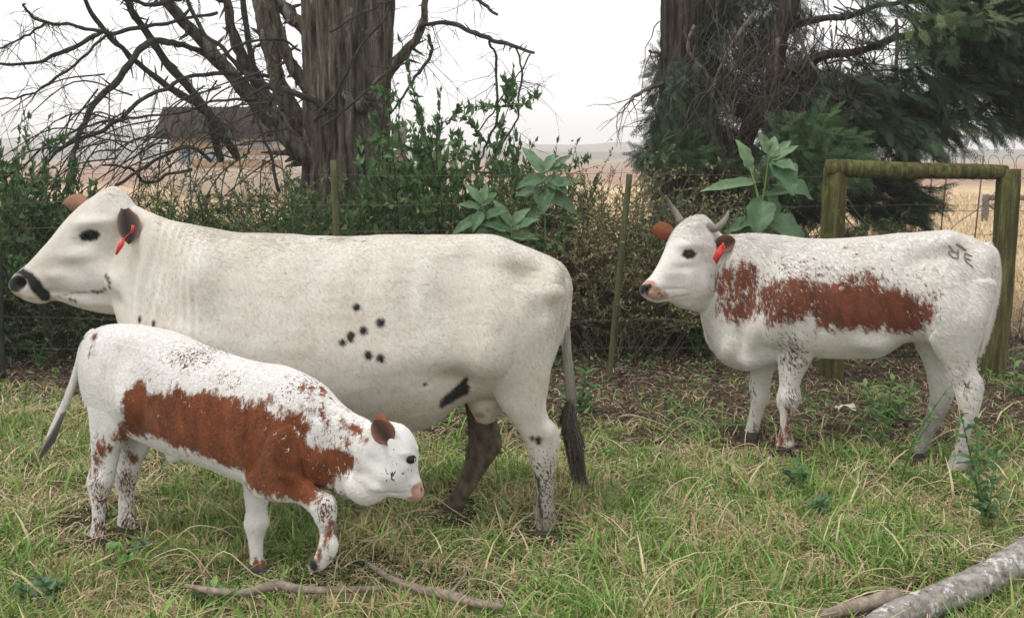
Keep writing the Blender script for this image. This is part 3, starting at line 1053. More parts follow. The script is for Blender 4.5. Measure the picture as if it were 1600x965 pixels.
# ====================== standing heifer
def cow_two():
    pl = Plane(2.306, 5.0, -.90, .437)
    A = Animal(pl)
    A.loft([(1557, 402, 1552, 462, .055), (1543, 384, 1538, 510, .135), (1512, 369, 1505, 545, .195), (1472, 362, 1464, 540, .215), (1425, 364, 1420, 532, .222),
            (1375, 368, 1375, 556, .225), (1312, 373, 1315, 558, .24), (1255, 373, 1255, 556, .23), (1208, 368, 1206, 568, .20), (1172, 366, 1160, 576, .155),
            (1148, 367, 1128, 556, .12), (1128, 366, 1108, 530, .10), (1113, 360, 1098, 500, .10)], e=2.25, egg=.08, per=6, sides=36)
    piv = pl.p(1112, 420, 0)
    hp = Plane(piv[0], piv[1], -.84, -.54)
    A.hp = hp
    A.loft([(1120, 360, 1122, 478, .06), (1106, 344, 1108, 488, .085), (1090, 338, 1096, 488, .118), (1066, 350, 1079, 484, .102), (1053, 371, 1065, 480, .098), (1043, 393, 1053, 475, .08),
            (1032, 413, 1044, 470, .062), (1021, 429, 1036, 471, .052), (1012, 438, 1026, 472, .05), (1006, 445, 1015, 469, .044), (1003, 450, 1008, 464, .03)], pl=hp, e=2.2, egg=-.1, per=5, endcap=(.3, .35))
    A.loft([(1206, 470, 1296, 475, .075, .10), (1210, 520, 1288, 530, .07, .10), (1215, 562, 1268, 560, .055, .10), (1219, 598, 1249, 598, .040, .10), (1214, 624, 1251, 622, .047, .10),
            (1219, 645, 1241, 643, .030, .10), (1219, 668, 1236, 667, .023, .10), (1212, 690, 1240, 688, .035, .10), (1210, 703, 1240, 703, .04, .10)], e=2.2, endcap=(.4, .05))
    A.loft([(1150, 500, 1236, 505, .07, -.09), (1165, 550, 1222, 550, .06, -.10), (1173, 580, 1208, 578, .048, -.10), (1171, 604, 1203, 604, .044, -.10), (1174, 622, 1200, 622, .042, -.10), (1171, 645, 1191, 645, .03, -.10),
            (1165, 668, 1186, 668, .03, -.10), (1161, 680, 1186, 680, .036, -.10), (1158, 688, 1187, 689, .04, -.10)], e=2.2, endcap=(.4, .05))
    A.loft([(1436, 430, 1556, 440, .09, .09), (1440, 490, 1545, 492, .10, .105), (1455, 535, 1528, 545, .085, .115), (1474, 570, 1526, 574, .062, .12), (1488, 600, 1537, 600, .048, .12),
            (1495, 622, 1534, 622, .042, .12), (1500, 648, 1527, 648, .032, .12), (1500, 668, 1518, 668, .023, .12), (1494, 690, 1513, 692, .024, .12), (1486, 712, 1514, 715, .033, .12), (1481, 726, 1508, 730, .038, .12), (1477, 735, 1505, 739, .04, .12)], e=2.2, endcap=(.4, .05))
    A.loft([(1405, 480, 1510, 480, .085, -.08), (1426, 530, 1492, 535, .075, -.09), (1443, 565, 1478, 570, .055, -.10), (1451, 598, 1489, 600, .045, -.10), (1453, 622, 1488, 620, .042, -.10),
            (1446, 652, 1471, 656, .028, -.10), (1435, 680, 1455, 684, .025, -.10), (1423, 702, 1445, 706, .034, -.10), (1417, 714, 1440, 718, .038, -.10), (1414, 721, 1440, 724, .04, -.10)], e=2.2, endcap=(.4, .05))
    A.loft([(1546, 378, 1536, 388, .022, 0), (1560, 396, 1548, 402, .022, 0), (1564, 425, 1552, 425, .018, 0), (1562, 455, 1551, 455, .016, 0), (1555, 490, 1544, 488, .015, 0), (1545, 525, 1534, 522, .015, 0), (1533, 556, 1525, 553, .012, 0)], e=2, sides=14)
    A.fuse(.0085, 3)
    A.bvh()
    A.bumps([(1476, 380, 22, 14, .018), (1440, 410, 24, 24, -.014), (1540, 400, 14, 14, .010), (1500, 500, 34, 40, .016), (1463, 520, 10, 30, .008), (1230, 470, 34, 50, .018), (1282, 480, 16, 50, -.012),
             (1140, 545, 18, 16, .014), (1170, 480, 12, 50, -.010), (1185, 520, 22, 26, .018), (1158, 530, 10, 26, -.010), (1210, 548, 12, 14, -.010), (1168, 562, 16, 10, .012), (1120, 500, 8, 40, .008), (1370, 540, 30, 14, .010),
             (1078, 384, 16, 6, .010), (1077, 397, 10, 6, -.007), (1098, 455, 18, 18, .008), (1060, 440, 20, 12, -.006), (1085, 470, 22, 5, -.004), (1010, 453, 5, 4, -.012), (1095, 345, 18, 8, .006),
             (1476, 380, 18, 10, .012), (1440, 400, 22, 18, -.012), (1535, 420, 12, 20, .008), (1515, 440, 14, 30, -.008), (1200, 440, 10, 60, -.010), (1215, 500, 16, 40, .014), (1255, 540, 14, 30, .010), (1190, 535, 10, 20, -.010),
             (1480, 480, 20, 50, .012), (1525, 560, 10, 20, -.005), (1505, 600, 8, 20, -.006), (1320, 480, 60, 30, .01), (1235, 590, 6, 26, .004), (1228, 620, 8, 8, .005),
             (1080, 440, 16, 16, .008), (1070, 418, 20, 6, -.006), (1050, 452, 22, 3, -.005), (1098, 410, 8, 20, -.006), (1030, 445, 8, 6, .005), (1075, 375, 14, 7, .008)])
    nz2 = np.array([mn.noise(Vector(v) * 5.0) + .5 * mn.noise(Vector(v) * 13.0) for v in A.V])
    A.V += A.Nn * (nz2 * .0035)[:, None]
    A.recalc(); A.bvh()
    LR = (-1, 1)
    A.patch('brown', [(1192, 505), (1196, 480), (1208, 458), (1226, 440), (1257, 428), (1280, 438), (1296, 444), (1309, 433), (1340, 432), (1361, 431), (1380, 442), (1405, 446), (1430, 458), (1448, 470), (1455, 480), (1450, 500), (1440, 516),
                      (1413, 519), (1380, 514), (1344, 518), (1300, 516), (1275, 508), (1262, 497), (1240, 505), (1215, 512), (1196, 513)], -.006)
    d = sd_poly(A.S, A.surf_poly([(1119, 430), (1128, 412), (1148, 420), (1160, 408), (1180, 410), (1184, 450), (1190, 480), (1178, 500), (1150, 506), (1122, 506), (1117, 475)]))
    A.att['brown'] = np.maximum(A.att['brown'], np.clip(d, -1, .03) - .006)
    A.patch('brown', [(1182, 445), (1215, 430), (1245, 440), (1240, 505), (1200, 512), (1184, 490)], -.030)
    A.patch('brown', [(1226, 636), (1236, 640), (1233, 665), (1240, 690), (1238, 698), (1212, 698), (1216, 680), (1224, 662)], 0, (0.02, 1))
    A.patch('brown', [(1160, 672), (1186, 672), (1188, 682), (1158, 682)], 0, (-1, -.02))
    for q in [(1230, 460, 60, 40, .9), (1160, 440, 44, 40, .8), (1240, 550, 26, 50, .78), (1236, 620, 20, 34, .7), (1330, 428, 120, 16, .62), (1450, 480, 26, 50, .55), (1310, 380, 120, 16, .10),
              (1515, 600, 36, 50, .5), (1235, 415, 50, 20, .5), (1175, 625, 8, 50, .5), (1550, 430, 14, 20, .4), (1500, 700, 20, 30, .5)]:
        A.soft('speck', *q)
    for q in [(1215, 470, 40, 60, .6), (1270, 470, 24, 50, .4), (1150, 450, 60, 70, .5), (1340, 440, 120, 10, .5), (1440, 480, 24, 40, .5), (1330, 512, 100, 8, .4)]:
        A.soft('roan', *q)
    # muzzle: pink skin, dark nose pad
    A.soft('pink', 1028, 462, 14, 10, .9); A.soft('pink', 1014, 444, 13, 7, .85); A.soft('pink', 1018, 456, 14, 12, .95)
    for q in [(1325, 388, 12, 5, .5), (1335, 400, 8, 8, .5), (1377, 386, 7, 5, .5), (1392, 404, 9, 6, .5), (1265, 402, 9, 6, .5), (1188, 396, 7, 6, .5)]:
        A.soft('speck', *q)
    for mx, my in ((1042, 466), (1050, 464), (1058, 462), (1066, 461), (1074, 460)):  # crease between the heifer's lips, its darkness painted on
        A.soft('mud_shade', mx, my, 6, 2.0, .7)
    A.dots('black', [(1008, 451, 7), (1002, 449, 6), (1014, 447, 4), (1003, 456, 5), (1010, 456, 4), (1030, 458, 1.5), (1034, 462, 1.6)])
    A.patch('black', [(1065, 399), (1070, 391), (1080, 390), (1088, 396), (1083, 403), (1073, 403)], .0015)
    A.soft('mud_shade', 1350, 545, 30, 12, .5)
    low = np.clip((.46 - A.V[:, 2]) / .2, 0, 1)
    A.att['mud_shade'] = np.maximum(A.att['mud_shade'], low * np.where(A.lat < 0, .78, .6) * (A.S[:, 0] < 0.35))
    A.att['mud_shade'] = np.maximum(A.att['mud_shade'], np.clip((.2 - A.V[:, 2]) / .2, 0, 1) * .3)
    A.hoofmask = np.ones(len(A.V), bool)
    A.nofur = (np.linalg.norm(A.V - A.hit(1006, 453)[0], axis=1) < .045) | (np.linalg.norm(A.V - A.hit(1077, 397)[0], axis=1) < .02)
    A.furlen = np.where(np.linalg.norm(A.V - A.hit(1050, 430)[0], axis=1) < .22, .5, 1.1)
    for (hx, hy, hr, hm) in ((1103, 520, .08, 3.2), (1122, 550, .08, 3.2), (1160, 570, .07, 2.4), (1085, 340, .08, 2.2), (1180, 368, .15, 1.9), (1240, 372, .12, 1.6)):
        A.furlen = A.furlen + (hm - 1) * np.exp(-(np.linalg.norm(A.V - A.hit(hx, hy)[0], axis=1) / hr) ** 2)
    base = pl.p(1350, 640, 0); base[2] = 0
    root = empty('cow', base, 'smaller horned white heifer with a red-brown flank patch standing at the right by the posts', 'cow')
    mat = coat_mat('heifer_white_brown_coat', (.80, .78, .75), (.19, .062, .031), streak_rot=(0, rad(-8), 0), streak_scale=(1, 1, .28), dirt=.3, edge=.046, sscale=105, fine=36, esharp=38)
    A.lidmat = M_lid_grey
    extra = []
    h = hp.n; d_ = hp.d
    e = A.hit(1112, 372)[0]
    A.ear(hp.p(1114, 384, .088), 0, 0, (.88, -.22, .22), (-.12, -1, -.02), .125, .105, 0, 0, extra, cup=.3)
    e2 = hp.p(1056, 366, -.08)
    A.ear(e2, 0, 0, (-.9, .22, .22), (.1, .95, -.1), .135, .105, 0, 0, extra, cup=.22)
    A.finish(root, mat, M_brownear2, M_brownear, extra, 130000, .018, np.array([.62, -.28, -.55]), lift=.34, hrad=.0009)
    # eye
    A.eye(root, 1077, 397, .0215, sunk=.55)
    # horns
    mh = plain('grey_horn', (.24, .21, .185), .5, .35, .5, 30)
    for pts, rd_ in (([(1064, 346, -.06), (1057, 334, -.085), (1049, 323, -.10), (1044, 314, -.10), (1041, 306, -.09)], [.023, .019, .015, .010, .003]),
                     ([(1104, 352, .07), (1116, 357, .10), (1127, 350, .115), (1135, 339, .115), (1139, 328, .105)], [.023, .022, .018, .012, .003])):
        mb = MB()
        mb.tube([hp.p(*q) for q in pts], rd_, 14, 5, rough=.03)
        mb.build('horn', mh, root, offset=root.location)
    # tag
    P = lambda px, py, dl=.20: hp.p(px, py, dl)
    mb = A.tagplate(root, [P(1127, 382), P(1133, 384), P(1130, 395), P(1120, 413), P(1114, 404), P(1118, 392)])
    mb.tube([P(1130, 379), P(1129, 388)], .006, 8, 1)
    mb.build('ear_tag', M_tag, root, offset=root.location, smooth=False)
    # brand: letters burnt on the rump, thin raised scars following the skin
    mk = plain('brand_scar', (.30, .225, .165), .9, .1)
    def scar(pts, w=.0034):
        P_ = []
        C = catmull(np.array(pts, float), len(pts) * 4)
        for a, b in C:
            l, n = A.hit(a, b); P_.append(l + n * .006)
        mb = MB(); mb.tube(P_, w, 6, 1)
        return mb
    r = MB()
    for s_ in ([(1482, 383), (1490, 393)], [(1496, 390), (1496.5, 404)], [(1496.5, 404), (1489, 402), (1483, 396), (1483, 392), (1490, 393), (1496, 395)]):
        q = scar(s_); r.v += q.v; r.q += [x + r.n for x in q.q]; r.t += [x + r.n for x in q.t]; r.a += q.a; r.n += q.n
    r.build('brand_letter', mk, root, offset=root.location)
    scar([(1493, 381), (1501, 386), (1509, 392)], .0055).build('brand_bar', mk, root, offset=root.location)
    r = MB()
    for s_ in ([(1506.5, 395.5), (1507, 403), (1509, 409)], [(1506.5, 395.5), (1519, 401)], [(1507.5, 403), (1517, 407)], [(1509, 409), (1520, 417)]):
        q = scar(s_); r.v += q.v; r.q += [x + r.n for x in q.q]; r.t += [x + r.n for x in q.t]; r.a += q.a; r.n += q.n
    r.build('brand_letter', mk, root, offset=root.location)
    return root


def ear_mat(name, stops):
    m, nt, b = nodes(name)
    c = ramp(nt, attr(nt, 'rnd'), stops)
    c = mixc(nt, .6, c, ramp(nt, noise(nt, objco(nt, (1, 1, .3)), 120, 4, .7), [(.3, (.35, .33, .3)), (.7, (1, 1, 1))]), 'MULTIPLY')
    nt.links.new(c, b.inputs['Base Color']); b.inputs['Roughness'].default_value = .85; b.inputs['Sheen Weight'].default_value = .3
    return m
M_brownear2 = ear_mat('ear_inner_brown', [(0, (.035, .016, .012)), (.45, (.11, .045, .028)), (.85, (.26, .11, .06)), (1, (.36, .19, .12))])
M_pinkin = ear_mat('ear_inner_dark', [(0, (.02, .013, .012)), (.55, (.06, .032, .025)), (.85, (.16, .09, .06)), (1, (.42, .32, .24))])


# ====================== calf
def calf():
    pl = Plane(-1.755, 4.0, .87, -.49)
    A = Animal(pl)
    A.loft([(137, 535, 141, 590, .045), (150, 515, 152, 630, .09), (178, 506, 184, 668, .128), (222, 509, 232, 688, .135), (262, 518, 268, 704, .145),
            (302, 536, 306, 716, .153), (348, 553, 350, 733, .153), (395, 566, 395, 752, .148), (435, 572, 430, 764, .152), (468, 585, 452, 765, .13),
            (498, 601, 474, 763, .108), (524, 626, 496, 762, .088), (550, 645, 520, 765, .072), (575, 656, 545, 778, .06)], e=2.2, egg=.06, per=6, sides=32)
    piv = pl.p(590, 715, 0)
    hp = Plane(piv[0], piv[1], .99, -.12)
    A.hp = hp
    A.loft([(570, 664, 552, 782, .045), (590, 657, 575, 786, .058), (612, 660, 594, 782, .068), (633, 668, 606, 775, .07), (647, 687, 616, 775, .068), (653, 708, 625, 777, .058),
            (652, 728, 633, 779, .046), (655, 746, 641, 780, .04), (660, 760, 648, 781, .038), (662, 769, 654, 781, .03)], pl=hp, e=2.3, egg=-.05, per=5, endcap=(.3, .3))
    # legs
    A.loft([(139, 570, 222, 575, .062, .055), (141, 610, 222, 620, .066, .06), (145, 655, 210, 665, .055, .065), (147, 695, 188, 700, .042, .07), (145, 724, 181, 726, .030, .07), (138, 750, 175, 754, .034, .07), (142, 770, 168, 772, .026, .07),
            (145, 792, 163, 793, .019, .07), (145, 815, 162, 816, .019, .07), (142, 836, 166, 838, .028, .07), (139, 850, 168, 853, .031, .07)], e=2.2, endcap=(.4, .05))
    A.loft([(170, 610, 245, 615, .058, -.055), (178, 650, 242, 655, .055, -.06), (181, 690, 234, 698, .042, -.07), (181, 718, 219, 722, .030, -.07), (178, 742, 213, 747, .033, -.07), (184, 762, 208, 764, .024, -.07),
            (189, 782, 206, 784, .018, -.07), (190, 800, 206, 802, .018, -.07), (187, 820, 213, 820, .027, -.07), (186, 832, 214, 832, .031, -.07)], e=2.2, endcap=(.4, .05))
    A.loft([(380, 690, 455, 695, .05, -.05), (381, 735, 430, 740, .045, -.055), (384, 770, 419, 776, .034, -.055), (386, 795, 415, 797, .028, -.055), (384, 816, 418, 819, .033, -.055), (388, 836, 411, 838, .022, -.055), (391, 855, 409, 856, .018, -.055),
            (393, 872, 411, 873, .019, -.055), (390, 888, 417, 889, .028, -.055), (394, 897, 417, 897, .024, -.055), (390, 907, 423, 909, .032, -.055)], e=2.2, endcap=(.4, .05))
    A.loft([(380, 700, 470, 660, .05, .08), (384, 745, 472, 705, .052, .095), (400, 772, 470, 735, .048, .10), (432, 781, 482, 753, .042, .10), (466, 784, 503, 768, .031, .10), (487, 798, 522, 783, .034, .10),
            (498, 816, 523, 811, .028, .10), (502, 832, 521, 831, .018, .10), (500, 850, 526, 850, .025, .10), (494, 866, 523, 866, .025, .10), (488, 878, 510, 884, .024, .10), (485, 887, 499, 891, .02, .10)], e=2.2, endcap=(.4, .1))
    A.loft([(146, 512, 138, 528, .02, 0), (137, 522, 130, 535, .018, 0), (133, 545, 123, 548, .015, 0), (125, 580, 115, 577, .013, 0), (112, 620, 102, 615, .012, 0), (97, 653, 88, 647, .011, 0), (82, 685, 73, 680, .009, 0)], e=2, sides=14)
    A.loft([(262, 700, 268, 723, .02, 0), (280, 700, 285, 718, .02, 0)], e=2, sides=12)
    # throat
    A.loft([(548, 735, 550, 778, .05), (566, 735, 569, 788, .052), (585, 735, 590, 785, .045)], pl=hp, e=2, sides=20)
    A.fuse(.0065, 3)
    A.bvh()
    A.bumps([(190, 530, 20, 14, .005), (152, 540, 10, 12, .006), (190, 620, 26, 36, .010), (215, 670, 12, 14, -.006), (440, 660, 28, 50, .008), (395, 660, 18, 50, -.004), (470, 720, 22, 22, .008),
             (510, 700, 26, 20, -.006), (643, 706, 9, 4, .004), (642, 718, 7, 6, -.004), (600, 745, 16, 14, .007), (650, 755, 4, 4, .003), (655, 762, 2.5, 2.5, -.006), (560, 740, 18, 10, -.005),
             (165, 560, 8, 20, .005), (200, 560, 14, 20, -.006), (200, 640, 20, 30, .010), (225, 640, 8, 30, -.006), (300, 600, 7, 40, .0018), (318, 620, 7, 40, -.0014), (336, 620, 7, 40, .0018), (354, 630, 7, 40, -.0014), (372, 640, 7, 40, .0018),
             (430, 700, 20, 30, .010), (455, 745, 24, 10, .007), (400, 720, 14, 30, -.004), (500, 650, 20, 8, -.004), (540, 700, 20, 10, .005), (580, 720, 12, 10, -.004), (615, 770, 20, 2.5, -.004), (590, 762, 14, 8, .007), (158, 752, 6, 8, .004), (155, 735, 5, 8, -.004), (505, 780, 8, 8, .004)])
    nz2 = np.array([mn.noise(Vector(v) * 7.0) + .5 * mn.noise(Vector(v) * 17.0) for v in A.V])
    A.V += A.Nn * (nz2 * .0025)[:, None]
    A.recalc(); A.bvh()
    A.patch('brown', [(177, 688), (175, 676), (190, 653), (188, 621), (200, 608), (222, 593), (236, 612), (259, 612), (277, 597), (295, 617), (332, 610), (359, 621), (377, 628), (405, 627), (431, 648), (449, 631), (472, 642), (492, 664), (476, 694),
                      (500, 700), (524, 699), (556, 718), (540, 738), (514, 758), (500, 765), (505, 772), (494, 781), (470, 783), (434, 778), (400, 770), (386, 758), (382, 735), (359, 728), (313, 712), (268, 694), (236, 682), (200, 677), (190, 690)], 0.0, (-.0, 1))
    A.patch('brown', [(177, 688), (190, 653), (200, 608), (236, 612), (295, 617), (359, 621), (431, 648), (492, 664), (540, 738), (434, 770), (382, 735), (313, 712), (236, 682)], 0.0, (-1, 0))
    A.patch('brown', [(487, 627), (500, 632), (512, 648), (521, 668), (510, 674), (500, 664), (494, 648), (486, 643)], 0.001)
    A.patch('brown', [(536, 643), (542, 655), (538, 672), (531, 674), (532, 655)], 0)
    A.dots('brown', [(489, 607, 6), (507, 612, 7), (503, 607, 5), (476, 604, 5), (549, 668, 4), (560, 672, 4), (566, 688, 4), (522, 664, 4), (538, 690, 3), (470, 630, 5), (425, 628, 4), (518, 622, 3), (390, 765, 5),
                     (150, 525, 5), (145, 540, 4), (141, 552, 4), (158, 700, 6), (150, 718, 7), (148, 735, 6), (160, 690, 4), (172, 700, 4), (208, 716, 4)])
    A.patch('brown', [(391, 888), (402, 876), (414, 884), (419, 893), (418, 903), (393, 902)], .001, (-1, 0.02))
    A.patch('brown', [(520, 826), (527, 840), (528, 858), (520, 872), (508, 876), (505, 860), (512, 845)], .002, (.03, 1))
    A.patch('brown', [(516, 815), (522, 815), (524, 835), (518, 835)], .001, (.03, 1))
    for q in [(300, 560, 60, 22, .72), (360, 590, 60, 20, .5), (470, 600, 50, 30, .55), (520, 680, 50, 30, .45), (505, 800, 16, 34, .85), (155, 770, 26, 50, .8), (200, 780, 20, 50, .6), (240, 590, 70, 20, .35), (620, 740, 30, 30, .42), (152, 700, 20, 30, .7),
              (155, 830, 18, 30, .9), (200, 820, 18, 30, .85)]:
        A.soft('speck', *q)
    A.soft('roan', 505, 650, 40, 36, .7); A.soft('roan', 440, 640, 50, 14, .6); A.soft('roan', 530, 745, 30, 20, .5); A.soft('roan', 505, 790, 16, 30, .6)
    A.soft('pink', 660, 763, 8, 14, 1); A.soft('pink', 648, 780, 14, 6, .9)
    A.att['mud_shade'] = np.maximum(A.att['mud_shade'], np.clip((.3 - A.V[:, 2]) / .3, 0, 1) * .3)
    A.dots('black', [(659, 764, 2.4)])
    for mx, my in ((642, 775), (634, 772), (626, 770), (618, 768)):  # calf's mouth crease drawn as painted dark spots
        A.soft('mud_shade', mx, my, 6, 1.8, .8)
    A.hoofmask = np.ones(len(A.V), bool)
    toe = np.linalg.norm(A.V - A.hit(489, 882)[0], axis=1)
    A.att['black'] = np.maximum(A.att['black'], .026 - toe)
    A.nofur = (np.linalg.norm(A.V - A.hit(657, 765)[0], axis=1) < .02) | (np.linalg.norm(A.V - A.hit(642, 718)[0], axis=1) < .015)
    A.furlen = np.where(np.linalg.norm(A.V - A.hit(630, 730)[0], axis=1) < .15, .5, 1.0)
    base = pl.p(300, 800, 0); base[2] = 0
    root = empty('calf', base, 'white calf with large brown side patch walking with lowered head and raised foreleg', 'calf')
    mat = coat_mat('calf_white_brown_coat', (.80, .79, .77), (.205, .061, .021), streak_rot=(0, rad(18), 0), streak_scale=(1, 1, .3), dirt=.25, edge=.026, sscale=150, fine=42, esharp=60)
    A.lidmat = M_lid_grey
    extra = []
    e = A.hit(609, 692)[0]
    A.ear(e + np.array([0, .008, 0]), 0, 0, (-.42, -.30, .82), (.45, -.9, -.05), .098, .082, 0, 0, extra, cup=.3)
    e2 = hp.p(600, 668, -.06)
    A.ear(e2, 0, 0, (-.2, .95, .12), (.8, 0, -.1), .09, .065, 0, 0, extra, cup=.3)
    A.finish(root, mat, M_brownear2, M_brownear, extra, 120000, .012, np.array([-.75, .25, -.4]), lift=.3, hrad=.0006)
    A.eye(root, 642, 718, .0165, sunk=.5)
    A.hair_lock(root, 'tail_switch', [(100, 642, 0), (90, 665, 0), (78, 690, 0), (68, 706, 0), (62, 716, 0)], [.008, .014, .021, .014, .006], 1500, .5,
                hair_mat('grey_calf_tail_hair', [(0, (.07, .07, .07)), (.6, (.2, .2, .2)), (1, (.6, .58, .55))]), width=.0009, seed=5, splay=0)
    return root


cow_one()
cow_two()
calf()
# ------------------------------------------------------------------ fence
FY = 7.05
M_post = bark_mat('mossy_post_wood', [(.3, (.03, .026, .014)), (.5, (.085, .08, .032)), (.7, (.2, .19, .075))], scale=(9, 9, .8), lichen=(.13, .15, .035), lt=.57, bd=.012)
M_wire = plain('rusty_wire', (.16, .12, .10), .6, .4)
M_drop = bark_mat('green_dropper_wood', [(.3, (.055, .055, .03)), (.6, (.13, .135, .065)), (.8, (.22, .21, .12))], scale=(9, 9, 1), bd=.004)


def post(name, top, bot, r, label, cat='post', group=None, mat=None, lean=None, per=6, sides=22):
    a, b = np.array(bot, float), np.array(top, float)
    root = empty(name, (a[0], a[1], 0), label, cat, group)
    mb = MB()
    ph = random.random() * 6
    pts = [a * (1 - t) + b * t + np.array([math.sin(t * 5 + ph), math.cos(t * 4 + ph), 0]) * r * .10 for t in np.linspace(0, 1, 6)]
    mb.tube(pts, [r * 1.04, r, r * 1.02, r * .97, r, r * .97], sides, per, rough=.02)
    mb.build('shaft', mat or M_post, root, offset=root.location)
    return root


# H brace at the right: two thick posts and the horizontal rail, one assembly per piece
pr_top, pr_bot = atY(1577, 264, FY), ground(1553, 594)
pr_bot[2] = -.1
post('fence_post', pr_top, pr_bot, .083, 'thick mossy fence post behind the heifer\'s rump, outer post of the brace', 'post')
pl_top, pl_bot = atY(1305, 262, FY), atY(1297, 600, FY)
post('fence_post', pl_top, pl_bot, .085, 'thick mossy fence post rising behind the middle of the heifer\'s back', 'post')
root = empty('fence_rail', atY(1320, 266, FY), 'mossy round rail lying across the tops of the two thick posts', 'rail')
mb = MB()
q = [atY(x, y, FY - .02) for x, y in ((1292, 262), (1340, 264), (1400, 266), (1460, 267), (1520, 268), (1572, 269))]
mb.tube(q, [.062, .064, .062, .058, .056, .05], 20, 6, rough=.03)
mb.build('beam', M_post, root, offset=root.location)
# slim droppers
for (tx, ty, bx, by, r, lab) in ((520, 250, 526, 372, .024, 'slim greenish fence dropper in front of the big tree trunk'),
                                 (984, 272, 950, 604, .023, 'leaning slim greenish fence stake between the cow and the heifer'),
                                 (-4, 380, 1, 590, .03, 'dark slim fence post at the far left edge')):
    t_, b_ = atY(tx, ty, FY - .1), atY(bx, by, FY - .1)
    if b_[2] > .05:
        d_ = (b_ - t_); b_ = b_ + d_ * (b_[2] / -d_[2])
    post('fence_stake', t_, b_, r, lab, 'stake', mat=M_drop if tx > 0 else M_bark_dark, per=3, sides=10)
# wires with barbs
for i, (zl, zr, barb) in enumerate(((1.53, 1.50, 0), (1.32, 1.27, 1), (1.12, 1.06, 1), (.78, .72, 1), (.45, .42, 1), (.22, .2, 0))):
    mb = MB()
    pts = []
    for t in np.linspace(0, 1, 40):
        x = -4.6 + 11 * t
        pts.append((x, FY + .09 + .01 * math.sin(x * 3), zl + (zr - zl) * t + .012 * math.sin(x * 2.1 + i) + .004 * math.sin(x * 9)))
    mb.tube(pts, .0016, 5, 2, rnd=.5)
    if barb:
        for x in np.arange(-4.5, 6.3, .13):
            z = zl + (zr - zl) * (x + 4.6) / 11 + .012 * math.sin(x * 2.1 + i) + .004 * math.sin(x * 9)
            for k in range(2):
                a = random.uniform(0, PI)
                dv = np.array([.3, math.cos(a), math.sin(a)]) * .016
                c_ = np.array([x, FY + .09 + .01 * math.sin(x * 3), z])
                mb.tube([c_ - dv, c_ + dv], .0016, 4, 1, rnd=.5)
    o = mb.build('fence_wire', M_wire)
    tag(o, ('top plain', 'upper barbed', 'second barbed', 'third barbed', 'fourth barbed', 'lowest plain')[i] + ' strand of wire running along the fence behind the cattle', 'wire')
# diagonal loose wires on the brace
mb = MB()
mb.tube([atY(1318, 300, FY), atY(1350, 345, FY + .02), atY(1400, 372, FY), atY(1500, 398, FY)], .0035, 5, 6)
mb.tube([atY(1570, 285, FY), atY(1530, 325, FY + .02), atY(1500, 345, FY - .02), atY(1484, 360, FY)], .0035, 5, 6)
mb.tube([atY(1573, 590, FY), atY(1590, 530, FY + .02), atY(1600, 470, FY), atY(1612, 430, FY)], .0035, 5, 6)
o = mb.build('brace_wire', M_wire)
tag(o, 'loose diagonal bracing wires strung between the two thick posts', 'wire')

# far field: another fence with a brace, and thin rods with coiled wire
Y2 = 24.0
M_greypost = bark_mat('grey_weathered_post', [(.3, (.10, .08, .075)), (.7, (.26, .22, .2))], bd=.01)
def gp(px, py, Y):
    q = atY(px, py, Y); return q
b_ = gp(1541, 352, Y2); t_ = gp(1541, 304, Y2); b_[2] = min(b_[2], 0)
for px in (1541, 1618):
    t_ = atY(px, 304, Y2); b_ = np.array([t_[0], Y2, 0.0])
    post('distant_post', t_, b_, .085, ('grey far post of the brace seen through the gap at right edge' if px == 1541 else 'grey far post standing just beyond the right picture edge'), 'post', mat=M_greypost, sides=10, per=2)
mb = MB(); mb.tube([atY(1541, 309, Y2), atY(1618, 309, Y2)], .07, 10, 2)
mb.tube([atY(1544, 320, Y2), atY(1600, 358, Y2)], .03, 8, 2)
tag(mb.build('distant_rail', M_greypost), 'grey rail and diagonal strut of the far fence brace at right', 'rail')
for k, (px, yt, lab) in enumerate(((1483, 232, 'thin iron rod nearest the fence corner, under the conifer'), (1537, 243, 'thin iron rod in the dry field left of the far brace'), (1458, 255, 'short thin iron rod half hidden by the conifer branch'))):
    Yr = 14.0
    t_ = atY(px, yt, Yr); mb = MB(); mb.tube([(t_[0] - .05, Yr, 0), t_], .012, 6, 2)
    tag(mb.build('iron_rod', M_wire), lab, 'rod')
mb = MB()
c0 = atY(1440, 262, 14); c1 = atY(1680, 262, 14)
pts = []
for t in np.linspace(0, 1, 260):
    a = t * 2 * PI * 11
    pts.append((c0[0] + (c1[0] - c0[0]) * t + .1 * math.cos(a), 14 + .1 * math.sin(a * .98), c0[2] + .18 * math.sin(a)))
mb.tube(pts, .0045, 5, 1)
mb.tube([(c0[0], 14, c0[2] - .05), (c1[0], 14, c0[2] - .02)], .004, 4, 1)
mb.tube([(c0[0] - 3, 14, .85), (c1[0], 14, .85)], .004, 4, 1)
tag(mb.build('coiled_wire', M_wire), 'coil of razor wire strung between the thin rods in the field', 'wire')

